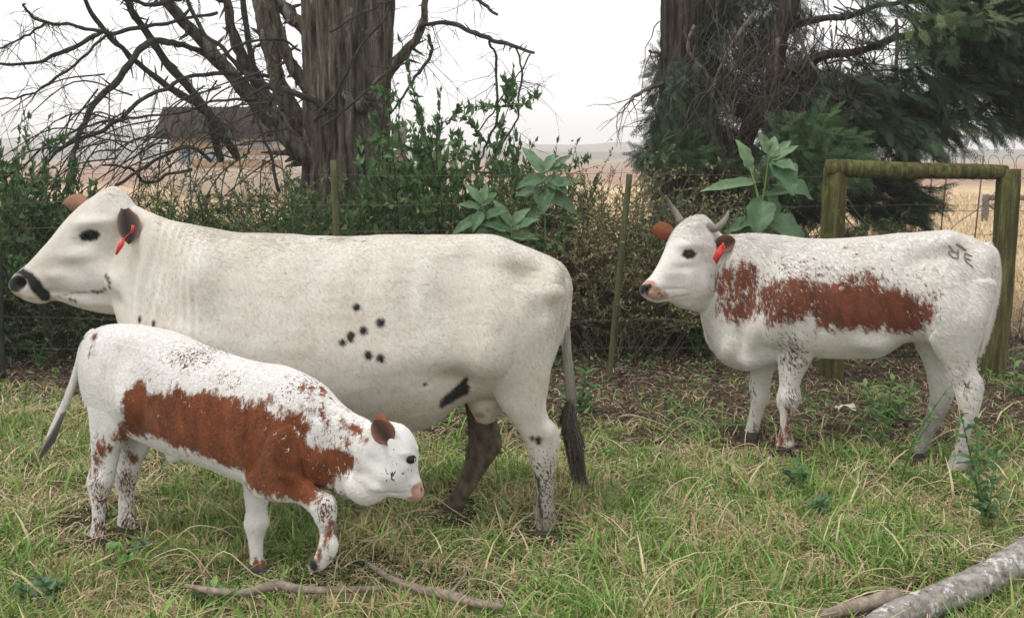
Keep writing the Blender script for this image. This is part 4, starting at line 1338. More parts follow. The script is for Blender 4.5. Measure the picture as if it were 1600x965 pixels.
# ------------------------------------------------------------------ building
M_roof = plain('rusty_brown_roof', (.036, .02, .016), .8, .2, .4, 4)
M_wall = plain('peeling_pale_wall', (.78, .70, .62), .9, .1, .25, 2)
M_brick = plain('exposed_orange_plaster', (.52, .36, .25), .9, .1, .4, 3)
M_bwin = plain('blue_grey_panel', (.36, .42, .5), .6, .3)
BY = 36.0
root = empty('farm_shed', (atY(350, 250, BY)[0], BY + 3, 0), 'low farm shed with dark brown roof and peeling pale wall beyond the bare tree', 'shed')
def wbox(p0, p1, Y0, Y1, mat, name, root=None, mb_only=False):
    A_, B_ = atY(*p0, Y0), atY(*p1, Y0)
    mb = MB()
    c = ((A_[0] + B_[0]) / 2, (Y0 + Y1) / 2, (A_[2] + B_[2]) / 2)
    mb.box(c, (abs(A_[0] - B_[0]), abs(Y1 - Y0), abs(A_[2] - B_[2])))
    return mb.build(name, mat, root, smooth=False, offset=root.location if root else (0, 0, 0))
w_ = wbox((263, 214), (445, 304), BY, BY + 6, M_wall, 'wall', root)
def roofbox(x0, x1, yt, yb, Y0, Y1):
    a, b_ = atY(x0, yb, Y0), atY(x1, yb, Y0); t_ = atY(x0, yt, Y0)
    h = t_[2] - a[2]
    mb = MB()
    V = [(a[0] - .2, Y0 - .5, a[2]), (b_[0] + .2, Y0 - .5, a[2]), (b_[0] + .2, Y0 - .5, a[2] + .12), (a[0] - .2, Y0 - .5, a[2] + .12),
         (a[0] - .2, Y0 + .5, a[2] + h), (b_[0] + .2, Y0 + .5, a[2] + h), (a[0] - .2, Y1, a[2]), (b_[0] + .2, Y1, a[2])]
    mb.add(V, [(0, 1, 2, 3), (3, 2, 5, 4), (4, 5, 7, 6), (6, 7, 1, 0)], [(0, 3, 4), (0, 4, 6), (1, 5, 2), (1, 7, 5)])
    for k in range(22):                                   # sheet ribs
        x = a[0] + (b_[0] - a[0]) * (k + .5) / 22
        mb.tube([(x, Y0 - .5, a[2] + .14), (x, Y0 + .5, a[2] + h + .02)], .03, 5, 1)
    return mb
roofbox(258, 450, 166, 217, BY, BY + 7).build('roof', M_roof, root, smooth=False, offset=root.location)
for (p0, p1, mt, nm) in (((268, 219), (345, 232), M_brick, 'bare_plaster'), ((300, 250), (440, 262), M_brick, 'bare_plaster'), ((370, 232), (440, 242), M_brick, 'bare_plaster'),
                         ((278, 234), (300, 256), M_bwin, 'door'), ((320, 236), (345, 250), M_bwin, 'window'), ((395, 222), (425, 230), M_bwin, 'window')):
    wbox(p0, p1, BY - .05, BY + .02, mt, nm, root)
# red farm machine by the trunk
M_red = plain('faded_red_paint', (.25, .055, .035), .7, .3, .4, 4)
MY = 26.0
root = empty('farm_trailer', (atY(625, 280, MY)[0], MY, 0), 'faded red farm trailer parked just right of the big trunk', 'trailer')
def xyz(px, py, Y=MY): return atY(px, py, Y)
wbox((595, 255), (632, 278), MY, MY + 2, M_red, 'body', root)
mb = MB()
for px in (598, 614, 630):
    mb.tube([xyz(px, 236), xyz(px, 280)], .05, 6, 1)
mb.tube([xyz(595, 240), xyz(634, 240)], .05, 6, 1)
mb.tube([xyz(598, 240), xyz(614, 256)], .03, 6, 1); mb.tube([xyz(630, 240), xyz(614, 256)], .03, 6, 1)
mb.build('frame', M_red, root, offset=root.location)
for px in (602, 625):
    mb = MB(); c = xyz(px, 284); c[2] = .42
    V = [c + np.array([0, -.12, 0]), c + np.array([0, .12, 0])]
    mb.tube(V, .42, 18, 1); mb.build('wheel', plain('tyre_rubber', (.02, .02, .02), .9, .1), root, offset=root.location)
mb = MB(); q = atY(627, 205, 30); mb.tube([(q[0], 30, 0), (q[0], 30, q[2] - .3)], .12, 8, 2); mb.box((q[0], 30, q[2] - .1), (.3, .3, .5))
tag(mb.build('pump_post', M_greypost, smooth=False), 'pale post with a box head standing beyond the leafy bush', 'post')

# ------------------------------------------------------------------ trees
def tree_limb(path, Y, mat, name, root, sides=12, per=4, rough=.06, dy=None):
    pts = []; rr = []
    n = len(path)
    for i, q in enumerate(path):
        y = Y if dy is None else Y + dy[0] + (dy[1] - dy[0]) * i / (n - 1)
        p = atY(q[0], q[1], y)
        pts.append(p); rr.append(max(.004, q[2] * .5 * y * 1.0 / FPX))
    mb = MB()
    Qf = catmull(np.array(pts), len(pts) * 3); Qf[1:-1] += RNG.normal(scale=.006, size=Qf[1:-1].shape)
    Rf = catmull(np.array(rr)[:, None], len(pts) * 3)[:, 0] * RNG.uniform(.9, 1.12, len(pts) * 3)
    mb.tube(Qf, np.maximum(Rf, .003), sides, 2, rough=rough)
    for k_ in range(int(len(path) * 2.5)):                    # broken stubs and knots along the limb
        i = random.randrange(len(pts) - 1); t = random.random()
        q = pts[i] * (1 - t) + pts[i + 1] * t
        d = np.array([random.gauss(0, 1) for _ in range(3)]); d /= np.linalg.norm(d)
        l = random.uniform(.6, 2.6) * rr[i] + random.uniform(.01, .05)
        mb.tube([q, q + d * (rr[i] + l * .5), q + d * (rr[i] + l)], [rr[i] * .35, rr[i] * .22, rr[i] * .08], 6, 1, cap=False)
    return mb, np.array(pts), np.array(rr)


def twigs(mb, P, R, n, rng, length=(.2, .7), droop=.5, r0=.006, sub=2, bias=None):
    Q = catmull(P, max(8, len(P) * 6))
    for i in range(n):
        k = rng.integers(1, len(Q) - 1)
        p = Q[k]
        d = rng.normal(size=3); d[2] -= droop
        if bias is not None: d += bias
        d /= np.linalg.norm(d)
        L = rng.uniform(*length)
        pts = [p]
        m_ = 5
        for j in range(m_):
            d = d + rng.normal(scale=.22, size=3) + np.array([0, 0, -.12 * droop]); d /= np.linalg.norm(d)
            pts.append(pts[-1] + d * L / m_)
        mb.tube(pts, np.linspace(r0, r0 * .3, m_ + 1), 5, 1, rnd=rng.random(), cap=False)
        for s_ in range(sub):
            j = rng.integers(1, m_)
            d2 = d + rng.normal(scale=.7, size=3); d2 /= np.linalg.norm(d2)
            q0 = pts[j]
            mb.tube([q0, q0 + d2 * L * .2, q0 + d2 * L * .38 + np.array([0, 0, -.03 * droop])], [r0 * .5, r0 * .35, r0 * .2], 4, 1, rnd=rng.random(), cap=False)


TY = 9.6
rng = np.random.default_rng(5)
root = empty('bare_tree', (atY(540, 400, TY)[0], TY, 0), 'old bare tree with thick fluted grey trunk and many dead sweeping branches', 'tree')
mb = MB()
def flute(ang, t):
    v = .76 + .30 * np.abs(np.cos(2.5 * ang + .35 + .25 * t)) ** .45 + .06 * np.abs(np.cos(5.5 * ang + 1.9 - t)) ** .6 + .028 * np.cos(17 * ang + t * 4) + .022 * np.abs(np.cos(15.5 * ang + 9 * t)) + .015 * np.cos(37 * ang - 7 * t)
    return v
tb = atY(541, 380, TY)
c_ = [(tb[0] + .05, TY, -.1), (tb[0] + .03, TY, .5), (tb[0], TY, 1.0), (atY(544, 240, TY)[0], TY, 1.6), (atY(545, 120, TY)[0], TY, 2.4), (atY(547, 0, TY)[0], TY, 3.2), (atY(550, -150, TY)[0], TY + .1, 4.4), (atY(552, -300, TY)[0], TY + .2, 5.5)]
mb.tube(c_, [.60, .48, .42, .39, .39, .405, .40, .34], 120, 12, rough=.012, flute=flute)
mb.build('trunk', M_bark, root, offset=root.location)
LIMBS = [
    ([(500, 262, 36), (477, 239, 34), (430, 195, 27), (398, 159, 24), (365, 120, 22), (331, 83, 20), (295, 42, 18), (259, 0, 15), (222, -45, 13), (180, -100, 8)], (-.1, -.9)),
    ([(490, 230, 30), (464, 186, 28), (444, 152, 27), (428, 100, 26), (419, 50, 27), (408, 0, 28), (395, -60, 24), (380, -140, 18)], (.0, .2)),
    ([(500, 170, 24), (471, 126, 20), (452, 92, 18), (438, 60, 18), (426, 15, 17), (420, -40, 14)], (0, -.2)),
    ([(510, 95, 26), (478, 48, 22), (450, 20, 22), (428, -8, 20), (400, -60, 14)], (.1, .3)),
    ([(440, 200, 18), (421, 166, 20), (398, 116, 20), (375, 83, 18), (361, 40, 14), (355, 0, 12), (350, -60, 9)], (-.1, -.5)),
    ([(405, 130, 9), (397, 112, 10), (386, 56, 9), (380, 0, 9), (372, -50, 6)], (-.3, -.5)),
    ([(372, 250, 12), (350, 215, 13), (332, 186, 14), (288, 129, 13), (245, 76, 12), (215, 30, 11), (199, 0, 10), (180, -50, 8)], (-.2, -1.0)),
    ([(345, 250, 11), (336, 215, 12), (324, 180, 13), (298, 157, 11), (245, 123, 9), (199, 83, 8), (166, 53, 8), (136, 7, 7), (122, -40, 5)], (-.2, -1.2)),
    ([(350, 110, 7), (308, 78, 8), (282, 71, 9), (259, 65, 10), (235, 66, 10), (212, 86, 10), (186, 123, 10), (152, 156, 9), (136, 186, 8), (123, 212, 8), (116, 245, 7), (114, 295, 5), (112, 340, 4)], (-.5, -1.5)),
    ([(340, 20, 5), (298, 28, 5), (232, 40, 6), (179, 51, 6), (159, 51, 6), (139, 63, 7), (89, 86, 6), (50, 99, 5), (0, 101, 4), (-50, 112, 3)], (-.6, -1.6)),
    ([(160, 50, 6), (113, 38, 5), (73, 36, 5), (43, 18, 4), (38, 6, 3)], (-1.2, -1.6)),
    ([(73, 36, 4), (55, 48, 3.5), (33, 60, 3), (0, 75, 3), (-40, 86, 2)], (-1.3, -1.7)),
    ([(166, 55, 4), (133, 86, 4), (93, 119, 4), (50, 146, 3), (0, 156, 3), (-50, 158, 2)], (-1.2, -1.8)),
    ([(420, 120, 6), (385, 114, 6), (345, 116, 6), (298, 119, 6), (265, 136, 6), (225, 152, 6), (199, 176, 6), (159, 205, 6), (109, 225, 6), (83, 242, 5), (43, 298, 4), (10, 345, 3)], (-.4, -1.6)),
    ([(515, 172, 12), (497, 162, 10), (464, 146, 9), (414, 133, 8), (375, 109, 7), (348, 76, 6), (318, 50, 6), (298, 13, 6), (285, -20, 5)], (-.42, -.9)),
    ([(400, 155, 4.5), (381, 156, 4.5), (331, 159, 4), (298, 172, 4), (232, 182, 4), (186, 186, 4), (133, 199, 4), (76, 222, 3.5), (33, 265, 3)], (-.7, -1.7)),
    ([(383, 112, 5), (391, 149, 5), (401, 179, 5), (411, 212, 5), (424, 245, 5), (436, 300, 5)], (-.7, -.8)),
    ([(560, 170, 20), (582, 145, 16), (607, 116, 16), (632, 83, 16), (655, 50, 12), (665, 12, 10), (662, -40, 8)], (-.35, -.7)),
    ([(655, 45, 7), (665, 39, 7), (698, 37, 7), (732, 46, 7), (765, 62, 7), (798, 70, 6), (835, 83, 4)], (-.65, -1.0)),
    ([(764, 64, 4), (775, 90, 4), (776, 130, 4), (777, 166, 4), (774, 198, 4), (762, 222, 3.5), (752, 248, 3)], (-.85, -.9)),
    ([(806, 75, 3), (815, 104, 3), (812, 150, 3), (808, 187, 3), (790, 215, 3), (773, 249, 2.5)], (-.95, -1.0)),
    ([(829, 83, 2.2), (808, 120, 2.2), (790, 145, 2.2), (765, 180, 2.2), (744, 210, 2)], (-1.0, -1.0)),
    ([(669, 54, 5), (674, 79, 5), (662, 105, 5), (649, 120, 4.5), (632, 149, 4), (610, 178, 3)], (-.7, -.8)),
    ([(700, -60, 7), (720, -30, 6), (744, -2, 5), (762, 14, 5), (777, 23, 4)], (-.6, -.9)),
    ([(520, 165, 4), (490, 190, 4), (520, 150, 4), (545, 110, 4), (560, 75, 4), (590, 45, 4), (610, 10, 3.5), (618, -20, 3)], (-.55, -.7)),
    ([(515, 50, 3), (545, 32, 3), (585, 12, 3), (612, 2, 3)], (-.55, -.7)),
    ([(500, 200, 4), (540, 170, 4), (575, 140, 4), (610, 110, 3.5), (640, 95, 3)], (-.6, -.8)),
    ([(470, 80, 3.5), (440, 62, 4), (400, 63, 4), (370, 72, 3.5), (340, 92, 3)], (-.5, -1.0)),
    ([(330, 252, 6), (300, 230, 6), (262, 240, 5), (225, 262, 5), (180, 290, 5)], (-.8, -1.5)),
    ([(300, 265, 5), (255, 275, 5), (230, 285, 5), (200, 262, 4), (160, 258, 3)], (-.8, -1.5)),
    ([(350, 0, 9), (320, -8, 9), (280, -2, 8), (235, 6, 7), (180, -6, 5)], (-.5, -1.2)),
]
tw = MB()
for path, dy in LIMBS:
    m1, P, R = tree_limb(path, TY, M_bark_dark, 'branch', root, dy=dy, sides=12 if path[0][2] > 10 else 7)
    m1.build('branch', M_bark if path[0][2] > 17 else M_bark_dark, root, offset=root.location)
    big = path[0][2] > 10
    twigs(tw, P[1:-1] if len(P) > 3 else P, R, (9 if big else 14) if path[0][0] < 520 else 9, rng, (.12, .6), .7, .0045 if big else .0035, 3)
tag(tw.build('twigs', M_bark_dark, root, offset=root.location), kind='stuff')
tw = MB()
# low tangle of fine dead branches sweeping down to the left
for i in range(64):
    x0 = rng.uniform(90, 450); y0 = rng.uniform(110, 250)
    x1 = x0 - rng.uniform(-60, 200); y1 = y0 + rng.uniform(40, 150)
    y_ = TY - rng.uniform(.6, 1.8)
    mx, my = (x0 + x1) / 2 + rng.uniform(-10, 10), (y0 + y1) / 2 - rng.uniform(5, 50)
    P = np.array([atY(x0, y0, y_), atY(mx, my, y_ - .1), atY(x1, y1, y_ - .3)])
    tw.tube(P, [.008, .006, .003], 5, 5, rough=.1, cap=False)
    twigs(tw, P, None, 4, rng, (.15, .5), .3, .003, 2)
tag(tw.build('fine_branches', M_bark_dark, root, offset=root.location), kind='stuff')

# ---- conifer
CY = 9.9
root = empty('conifer_tree', (atY(1080, 400, CY)[0], CY, 0), 'dark cypress with shaggy spreading foliage and hanging dead twigs above the heifer', 'tree')
mb = MB()
x = lambda px: atY(px, 200, CY)[0]
mb.tube([(x(1072), CY, -.1), (x(1070), CY, .8), (x(1066), CY, 1.6), (x(1062), CY, 2.4), (x(1060), CY, 3.2), (x(1058), CY, 4.5), (x(1056), CY, 6)], [.42, .30, .24, .2, .19, .18, .15], 60, 10, rough=.03,
        flute=lambda a, t: 1 + .08 * np.cos(4 * a + t) + .05 * np.cos(9 * a - 2 * t))
mb.build('trunk', M_bark_con, root, offset=root.location)
CL = [([(1130, 330, 30), (1146, 252, 28), (1166, 217, 26), (1185, 174, 25), (1200, 145, 25), (1208, 116, 25), (1220, 50, 27), (1236, 0, 29), (1246, -60, 24), (1260, -160, 18)], (-.4, -.5)),
      ([(1095, 300, 24), (1092, 220, 24), (1088, 120, 24), (1095, 30, 26), (1100, -60, 20), (1105, -160, 16)], (.1, .2)),
      ([(1190, 140, 16), (1225, 118, 18), (1262, 98, 16), (1300, 84, 13), (1345, 80, 11), (1400, 60, 10), (1470, 50, 8), (1560, 60, 6), (1640, 40, 4)], (-.3, -1.6)),
      ([(1235, 40, 12), (1280, 30, 10), (1330, 22, 9), (1380, 8, 8), (1430, 2, 7), (1520, -10, 6)], (-.3, -1.0)),
      ([(1100, 118, 8), (1060, 125, 7), (1034, 132, 7), (1010, 140, 6), (990, 152, 5), (988, 158, 3)], (0, -.5)),
      ([(1036, 85, 5), (1024, 82, 4), (1014, 80, 3)], (0, -.1)),
      ([(1215, 135, 7), (1260, 148, 6), (1310, 155, 6), (1350, 160, 5), (1390, 172, 4)], (-.6, -1.1)),
      ([(1245, 45, 6), (1262, 90, 5), (1275, 110, 4), (1290, 130, 3)], (-.7, -.9)),
      ([(1180, 20, 6), (1150, 60, 6), (1120, 120, 5), (1110, 190, 5), (1125, 240, 5)], (-.5, -.6)),
      ([(1215, 60, 6), (1212, 110, 6), (1205, 160, 5), (1215, 190, 4)], (-.75, -.8)),
      ([(1085, 40, 5), (1075, 75, 5), (1100, 110, 5), (1130, 160, 4), (1140, 220, 3)], (-.4, -.6)),
      ([(1400, 30, 5), (1402, 80, 5), (1396, 130, 4), (1385, 170, 3)], (-1.2, -1.3)),
      ([(1150, 250, 9), (1120, 262, 12), (1080, 258, 14), (1050, 262, 12), (1020, 280, 10), (1040, 310, 8)], (-.5, -.7)),
      ]
tw = MB()
for path, dy in CL:
    m1, P, R = tree_limb(path, CY, M_bark_con, 'branch', root, dy=dy, sides=12 if path[0][2] > 10 else 7)
    m1.build('branch', M_bark_con if path[0][2] > 10 else M_twig, root, offset=root.location)
    twigs(tw, P, R, 9, rng, (.2, .9), 1.2, .006, 3)
# hanging dead twig tangles
for i in range(300):
    cx, cy = [(1130, 120), (1200, 120), (1150, 60), (1330, 110), (1260, 170), (1400, 90), (1120, 200), (1300, 150)][i % 8]
    x0 = rng.normal(cx, 42); y0 = rng.normal(cy, 50); y_ = CY - rng.uniform(.3, 1.4)
    p = atY(x0, y0 - 40, y_)
    d = np.array([rng.normal(scale=.5), rng.normal(scale=.3), -1.0]); pts = [p]
    for j in range(7):
        d = d + rng.normal(scale=.3, size=3) * np.array([1.3, 1, .6]); d[2] = min(d[2], .1); d /= np.linalg.norm(d)
        pts.append(pts[-1] + d * rng.uniform(.05, .13))
    tw.tube(pts, np.linspace(.006, .002, 8), 5, 2, rnd=rng.random(), cap=False)
tag(tw.build('dead_twigs', M_deadtwig, root, offset=root.location), kind='stuff')


def spray_cloud(spots, rng, size=(.16, .34), dens=1.0, droop=.35):
    """feathery fans: each a flat spray of thin scale-leaf twiglets. spots: list of (centre, radii xyz, n, outward)"""
    V = []; T = []; RN = []
    nb = 0
    # template in plane: x forward, y side
    seg = []
    def tri(a, b, w):
        a = np.array(a, float); b = np.array(b, float); d = b - a; s_ = np.array([-d[1], d[0]]); s_ /= np.linalg.norm(s_) + 1e-9
        seg.append((a + s_ * w, a - s_ * w, b))
    tri((0, 0), (1, 0), .014)
    for k in range(1, 7):
        t = k / 7.0
        ln = .46 * (1 - t) ** .6 + .08
        for sg in (1, -1):
            e = (t + ln * .85, sg * ln * .42)
            tri((t, 0), e, .016)
            a_ = (t + (e[0] - t) * .5, e[1] * .5)
            tri(a_, (a_[0] + ln * .34, a_[1] + sg * ln * .02), .012)
            tri(a_, (a_[0] + ln * .16, a_[1] + sg * ln * .26), .012)
    seg = np.array(seg)                       # (m,3,2)
    m_ = len(seg)
    tp = seg.reshape(-1, 2)
    for sp_ in spots:
        if len(sp_) == 3:                                  # explicit positions, directions and tones
            p, d, tone = sp_
            n = len(p)
            d = d + rng.normal(scale=.22, size=(n, 3))
        else:
            tone = None
            c, rd_, n, out = sp_
            n = int(n * dens)
            p = rng.normal(size=(n, 3)); p /= np.linalg.norm(p, axis=1)[:, None]
            p = np.array(c) + p * (rng.random((n, 1)) ** .45) * np.array(rd_)
            d = (p - np.array(c)) / np.array(rd_) * .6 + np.array(out) + rng.normal(scale=.45, size=(n, 3)); d[:, 2] -= droop
        d /= np.linalg.norm(d, axis=1)[:, None]
        r = rng.normal(size=(n, 3)) * np.array([.5, .5, 1.0]) + np.array([0, -.5, .4])
        s_ = np.cross(d, r); s_ /= np.linalg.norm(s_, axis=1)[:, None]
        nn = np.cross(s_, d)
        L = rng.uniform(*size, size=n)
        x_ = tp[:, 0]; y_ = tp[:, 1]
        z_ = -.28 * x_ ** 2 + .12 * np.abs(y_) * 0
        W = p[:, None, :] + (d[:, None, :] * x_[None, :, None] + s_[:, None, :] * y_[None, :, None] + nn[:, None, :] * z_[None, :, None]) * L[:, None, None]
        V.append(W.reshape(-1, 3)); RN.append(np.repeat(np.clip((rng.normal(.45, .22) if tone is None else tone) + rng.normal(scale=.12, size=n), 0, 1), m_ * 3))
        T.append(np.arange(n * m_ * 3).reshape(-1, 3) + nb); nb += n * m_ * 3
    mb = MB(); mb.add(np.vstack(V), [], np.vstack(T), rnd=np.concatenate(RN))
    return mb


def cl(px, py, dy, rx, ry, rz, n, out=(0, -.2, -.2)):
    return (atY(px, py, CY + dy), (rx, ry, rz), n, out)
spots = []
# foliage carried on drooping branchlets that leave the limbs in layers
def pix(p):
    v = p - CAM
    dd = v @ _f
    return 800 + FPX * (v @ _r) / dd, 482.5 - FPX * (v @ _u) / dd


def branchlets(n, xr, yr, dyr, dirm, length, bound, mbt, gap=None, step=.035):
    P, D, T = [], [], []
    made = 0
    while made < n:
        a, b_ = rng.uniform(*xr), rng.uniform(*yr)
        if gap is not None and gap(a, b_) > rng.random():
            made += 1; continue
        made += 1
        p = atY(a, b_, CY + rng.uniform(*dyr))
        d = np.array(dirm) + rng.normal(scale=.33, size=3); d /= np.linalg.norm(d)
        L = rng.uniform(*length); K = int(L / step); pts = [p]
        base_t = rng.normal(.36, .13)
        for k in range(K):
            d = d + rng.normal(scale=.07, size=3) + np.array([.01, 0, -.035]); d /= np.linalg.norm(d)
            p = p + d * step
            pts.append(p)
            px, py = pix(p)
            if py > np.interp(px, bound[0], bound[1]) - 10:
                break
            s_ = np.cross(d, np.array([0, 0, 1.0])); s_ /= np.linalg.norm(s_) + 1e-9
            for sg in (1, -1):
                P.append(p); D.append(d * 1.0 + s_ * sg * .8 + np.array([0, 0, -.15])); T.append(base_t + .3 * (k / K) ** 2)
        P.append(p); D.append(d); T.append(base_t + .3)
        if len(pts) > 2:
            mbt.tube(pts, np.linspace(.008, .002, len(pts)), 4, 1, cap=False)
    return (np.array(P), np.array(D), np.array(T))


blt = MB()
BND = ([1200, 1340, 1440, 1500, 1560, 1640, 1800], [262, 262, 258, 244, 222, 190, 150])
gapf = lambda a, b_: .8 if (1250 < a < 1400 and b_ < 100) else (.45 if a < 1400 and b_ < 150 else 0)
spots.append(branchlets(470, (1290, 1680), (-70, 205), (-1.9, .5), (.75, -.35, -.16), (.3, .8), BND, blt, gapf))
spots.append(branchlets(170, (1400, 1720), (-90, 130), (-2.0, .3), (.7, -.35, -.16), (.3, .8), BND, blt))
spots.append(branchlets(110, (1240, 1420), (120, 235), (-1.2, .6), (.6, -.4, -.2), (.25, .6), BND, blt))
BND2 = ([1200, 1330, 1400, 1440, 1480, 1500], [400, 400, 390, 370, 320, 280])
spots.append(branchlets(120, (1290, 1420), (268, 345), (-1.2, .2), (.7, -.3, -.1), (.2, .45), BND2, blt))
blt.build('branchlets', M_bark_con, root, offset=root.location)
# behind / left part
for (px, py, n, rx, rz) in ((1120, 40, 100, .35, .5), (1150, 120, 110, .35, .4), (1180, 60, 90, .3, .5), (1060, 110, 60, .25, .4), (1060, 210, 80, .25, .4), (1120, 200, 120, .35, .4), (1040, 250, 90, .35, .2), (1080, 290, 130, .4, .25), (1160, 290, 120, .4, .25),
                            (1250, 120, 80, .3, .35), (1150, 240, 110, .4, .3), (1230, 260, 100, .4, .25), (1140, 330, 150, .5, .25), (1050, 320, 120, .35, .25), (1250, 20, 40, .3, .3), (1290, 150, 90, .4, .3), (1180, 160, 110, .3, .4), (1220, 200, 100, .4, .3), (1120, 0, 90, .3, .4), (1200, 0, 60, .3, .3), (1060, 330, 110, .3, .25), (1200, 340, 120, .5, .25), (1260, 320, 110, .4, .25), (1280, 250, 90, .4, .2), (1340, 130, 60, .4, .2), (1100, 260, 110, .3, .2)):
    for k in range(3):
        a, b_ = px + rng.normal(scale=16), py + rng.normal(scale=14)
        spots.append(cl(a, b_, rng.uniform(.1, .8), rx * .6, .35, rz * .6, n * 2.6, (0, -.3, -.1)))
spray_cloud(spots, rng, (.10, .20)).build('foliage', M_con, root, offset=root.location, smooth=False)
spots = []
for (px, py, rx, rz, n) in (
                            (1110, 150, .3, .5, 90), (1060, 200, .25, .4, 80), (1150, 280, .4, .25, 90), (1080, 300, .4, .2, 80), (1200, 260, .3, .2, 60)):
    for k in range(3):
        spots.append(cl(px + rng.normal(scale=26), py + rng.normal(scale=18), -1.5 + rng.uniform(-.5, .5) if px > 1250 else -.35, rx * .6, .3, rz * .6, n * .5, (.2, -.3, -.35)))
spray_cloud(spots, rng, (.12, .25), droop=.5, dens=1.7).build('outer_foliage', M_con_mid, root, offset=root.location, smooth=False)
spots = []
for (px, py, dy, n) in ((1235, 210, -2.0, 45), (1270, 205, -2.0, 50), (1300, 225, -2.0, 50), (1245, 240, -2.0, 45), (1320, 255, -2.3, 40), (1290, 262, -2.2, 50), (1260, 275, -2.0, 40), (1215, 260, -1.9, 30),
                        (1050, 150, -.6, 22), (1100, 175, -.5, 18), (1040, 240, -.7, 45), (1080, 235, -.7, 35), (1110, 250, -.7, 30), (1450, 30, -2.0, 22), (1480, 60, -2.1, 20), (1440, 80, -2.0, 14), (1550, 30, -2.1, 16)):
    spots.append(cl(px, py, dy, .2, .25, .12, n, (.25, -.3, .0)))
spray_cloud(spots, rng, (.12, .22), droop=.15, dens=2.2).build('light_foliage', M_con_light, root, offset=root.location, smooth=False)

# ------------------------------------------------------------------ bushes
def bush(name, seed, h, w, nst, nleaf, L, W, mleaf, mstem, flowers=0, up=.9, stiff=.25, rs=.008, leafdir='out', wfrac=1.0, orient=.6):
    rng = np.random.default_rng(seed)
    ms = MB()
    pts_all = []; dir_all = []
    for i in range(nst):
        a = rng.uniform(0, 2 * PI); r = rng.uniform(0, .25) * w
        p = np.array([math.cos(a) * r, math.sin(a) * r, 0])
        d = np.array([math.cos(a) * rng.uniform(.1, .7), math.sin(a) * rng.uniform(.1, .7), up]); d /= np.linalg.norm(d)
        H = h * rng.uniform(.55, 1.08); K = 8; pts = [p]
        for k in range(K):
            d = d + rng.normal(scale=stiff, size=3) * np.array([1, 1, .5]) + np.array([0, 0, .04]); d /= np.linalg.norm(d)
            pts.append(pts[-1] + d * H / K)
        ms.tube(pts, np.linspace(rs, rs * .3, K + 1), 5, 1, cap=False, rnd=rng.random())
        for k in range(1, K + 1):
            pts_all.append((pts[k - 1], pts[k]))
        for t in range(5):
            k = rng.integers(2, K)
            q = pts[k]; dd = rng.normal(size=3); dd[2] = abs(dd[2]) * .6; dd /= np.linalg.norm(dd)
            l = w * rng.uniform(.15, .42)
            q1, q2 = q + dd * l * .5, q + dd * l + np.array([0, 0, rng.uniform(-.05, .08)])
            ms.tube([q, q1, q2], [rs * .5, rs * .35, rs * .2], 4, 1, cap=False, rnd=rng.random())
            pts_all.append((q, q1)); pts_all.append((q1, q2)); pts_all.append((q1, q2))
    A_ = np.array([s_[0] for s_ in pts_all]); B_ = np.array([s_[1] for s_ in pts_all])
    k = rng.integers(0, len(A_), nleaf)
    t = rng.random((nleaf, 1))
    P = A_[k] * (1 - t) + B_[k] * t
    ax = B_[k] - A_[k]; ax /= np.linalg.norm(ax, axis=1)[:, None] + 1e-9
    D = ax * orient + rng.normal(size=(nleaf, 3)) * .7
    D[:, 2] += .1
    V, F = leaves_np(P, D, L * rng.uniform(.6, 1.25, nleaf), W * rng.uniform(.7, 1.2, nleaf), rng=rng, curl=.15)
    ml = MB()
    ml.add(V, [], F, rnd=np.repeat(np.clip(rng.normal(.45, .25, nleaf), 0, 1), 5))
    out = [('stems', ms, mstem), ('foliage', ml, mleaf)]
    if flowers:
        mf = MB()
        k = rng.integers(0, len(A_), flowers)
        tops = B_[k] + rng.normal(scale=.03, size=(flowers, 3)) + np.array([0, 0, .04])
        for q in tops:
            n_ = 10
            D = rng.normal(size=(n_, 3))
            V, F = leaves_np(np.repeat(q[None], n_, 0), D, .014, .009, rng=rng)
            mf.add(V, [], F, rnd=np.full(len(V), rng.random()))
        out.append(('flower_heads', mf, M_flower))
    return out


PROTO = {}
def place_bush(key, spec, name, x, y, sc, rz, label, cat='bush', group=None, sz=None, z=0):
    first = key not in PROTO
    root = empty(name, (x, y, z), label, cat, group)
    root.rotation_euler = (0, 0, rz)
    root.scale = (sc, sc, sz or sc)
    if first:
        kids = []
        for nm, mb, mt in bush(name, **spec):
            kids.append(mb.build(nm, mt, root))
        PROTO[key] = kids
    else:
        for o in PROTO[key]:
            c = o.copy(); COL.objects.link(c); c.parent = root
    return root


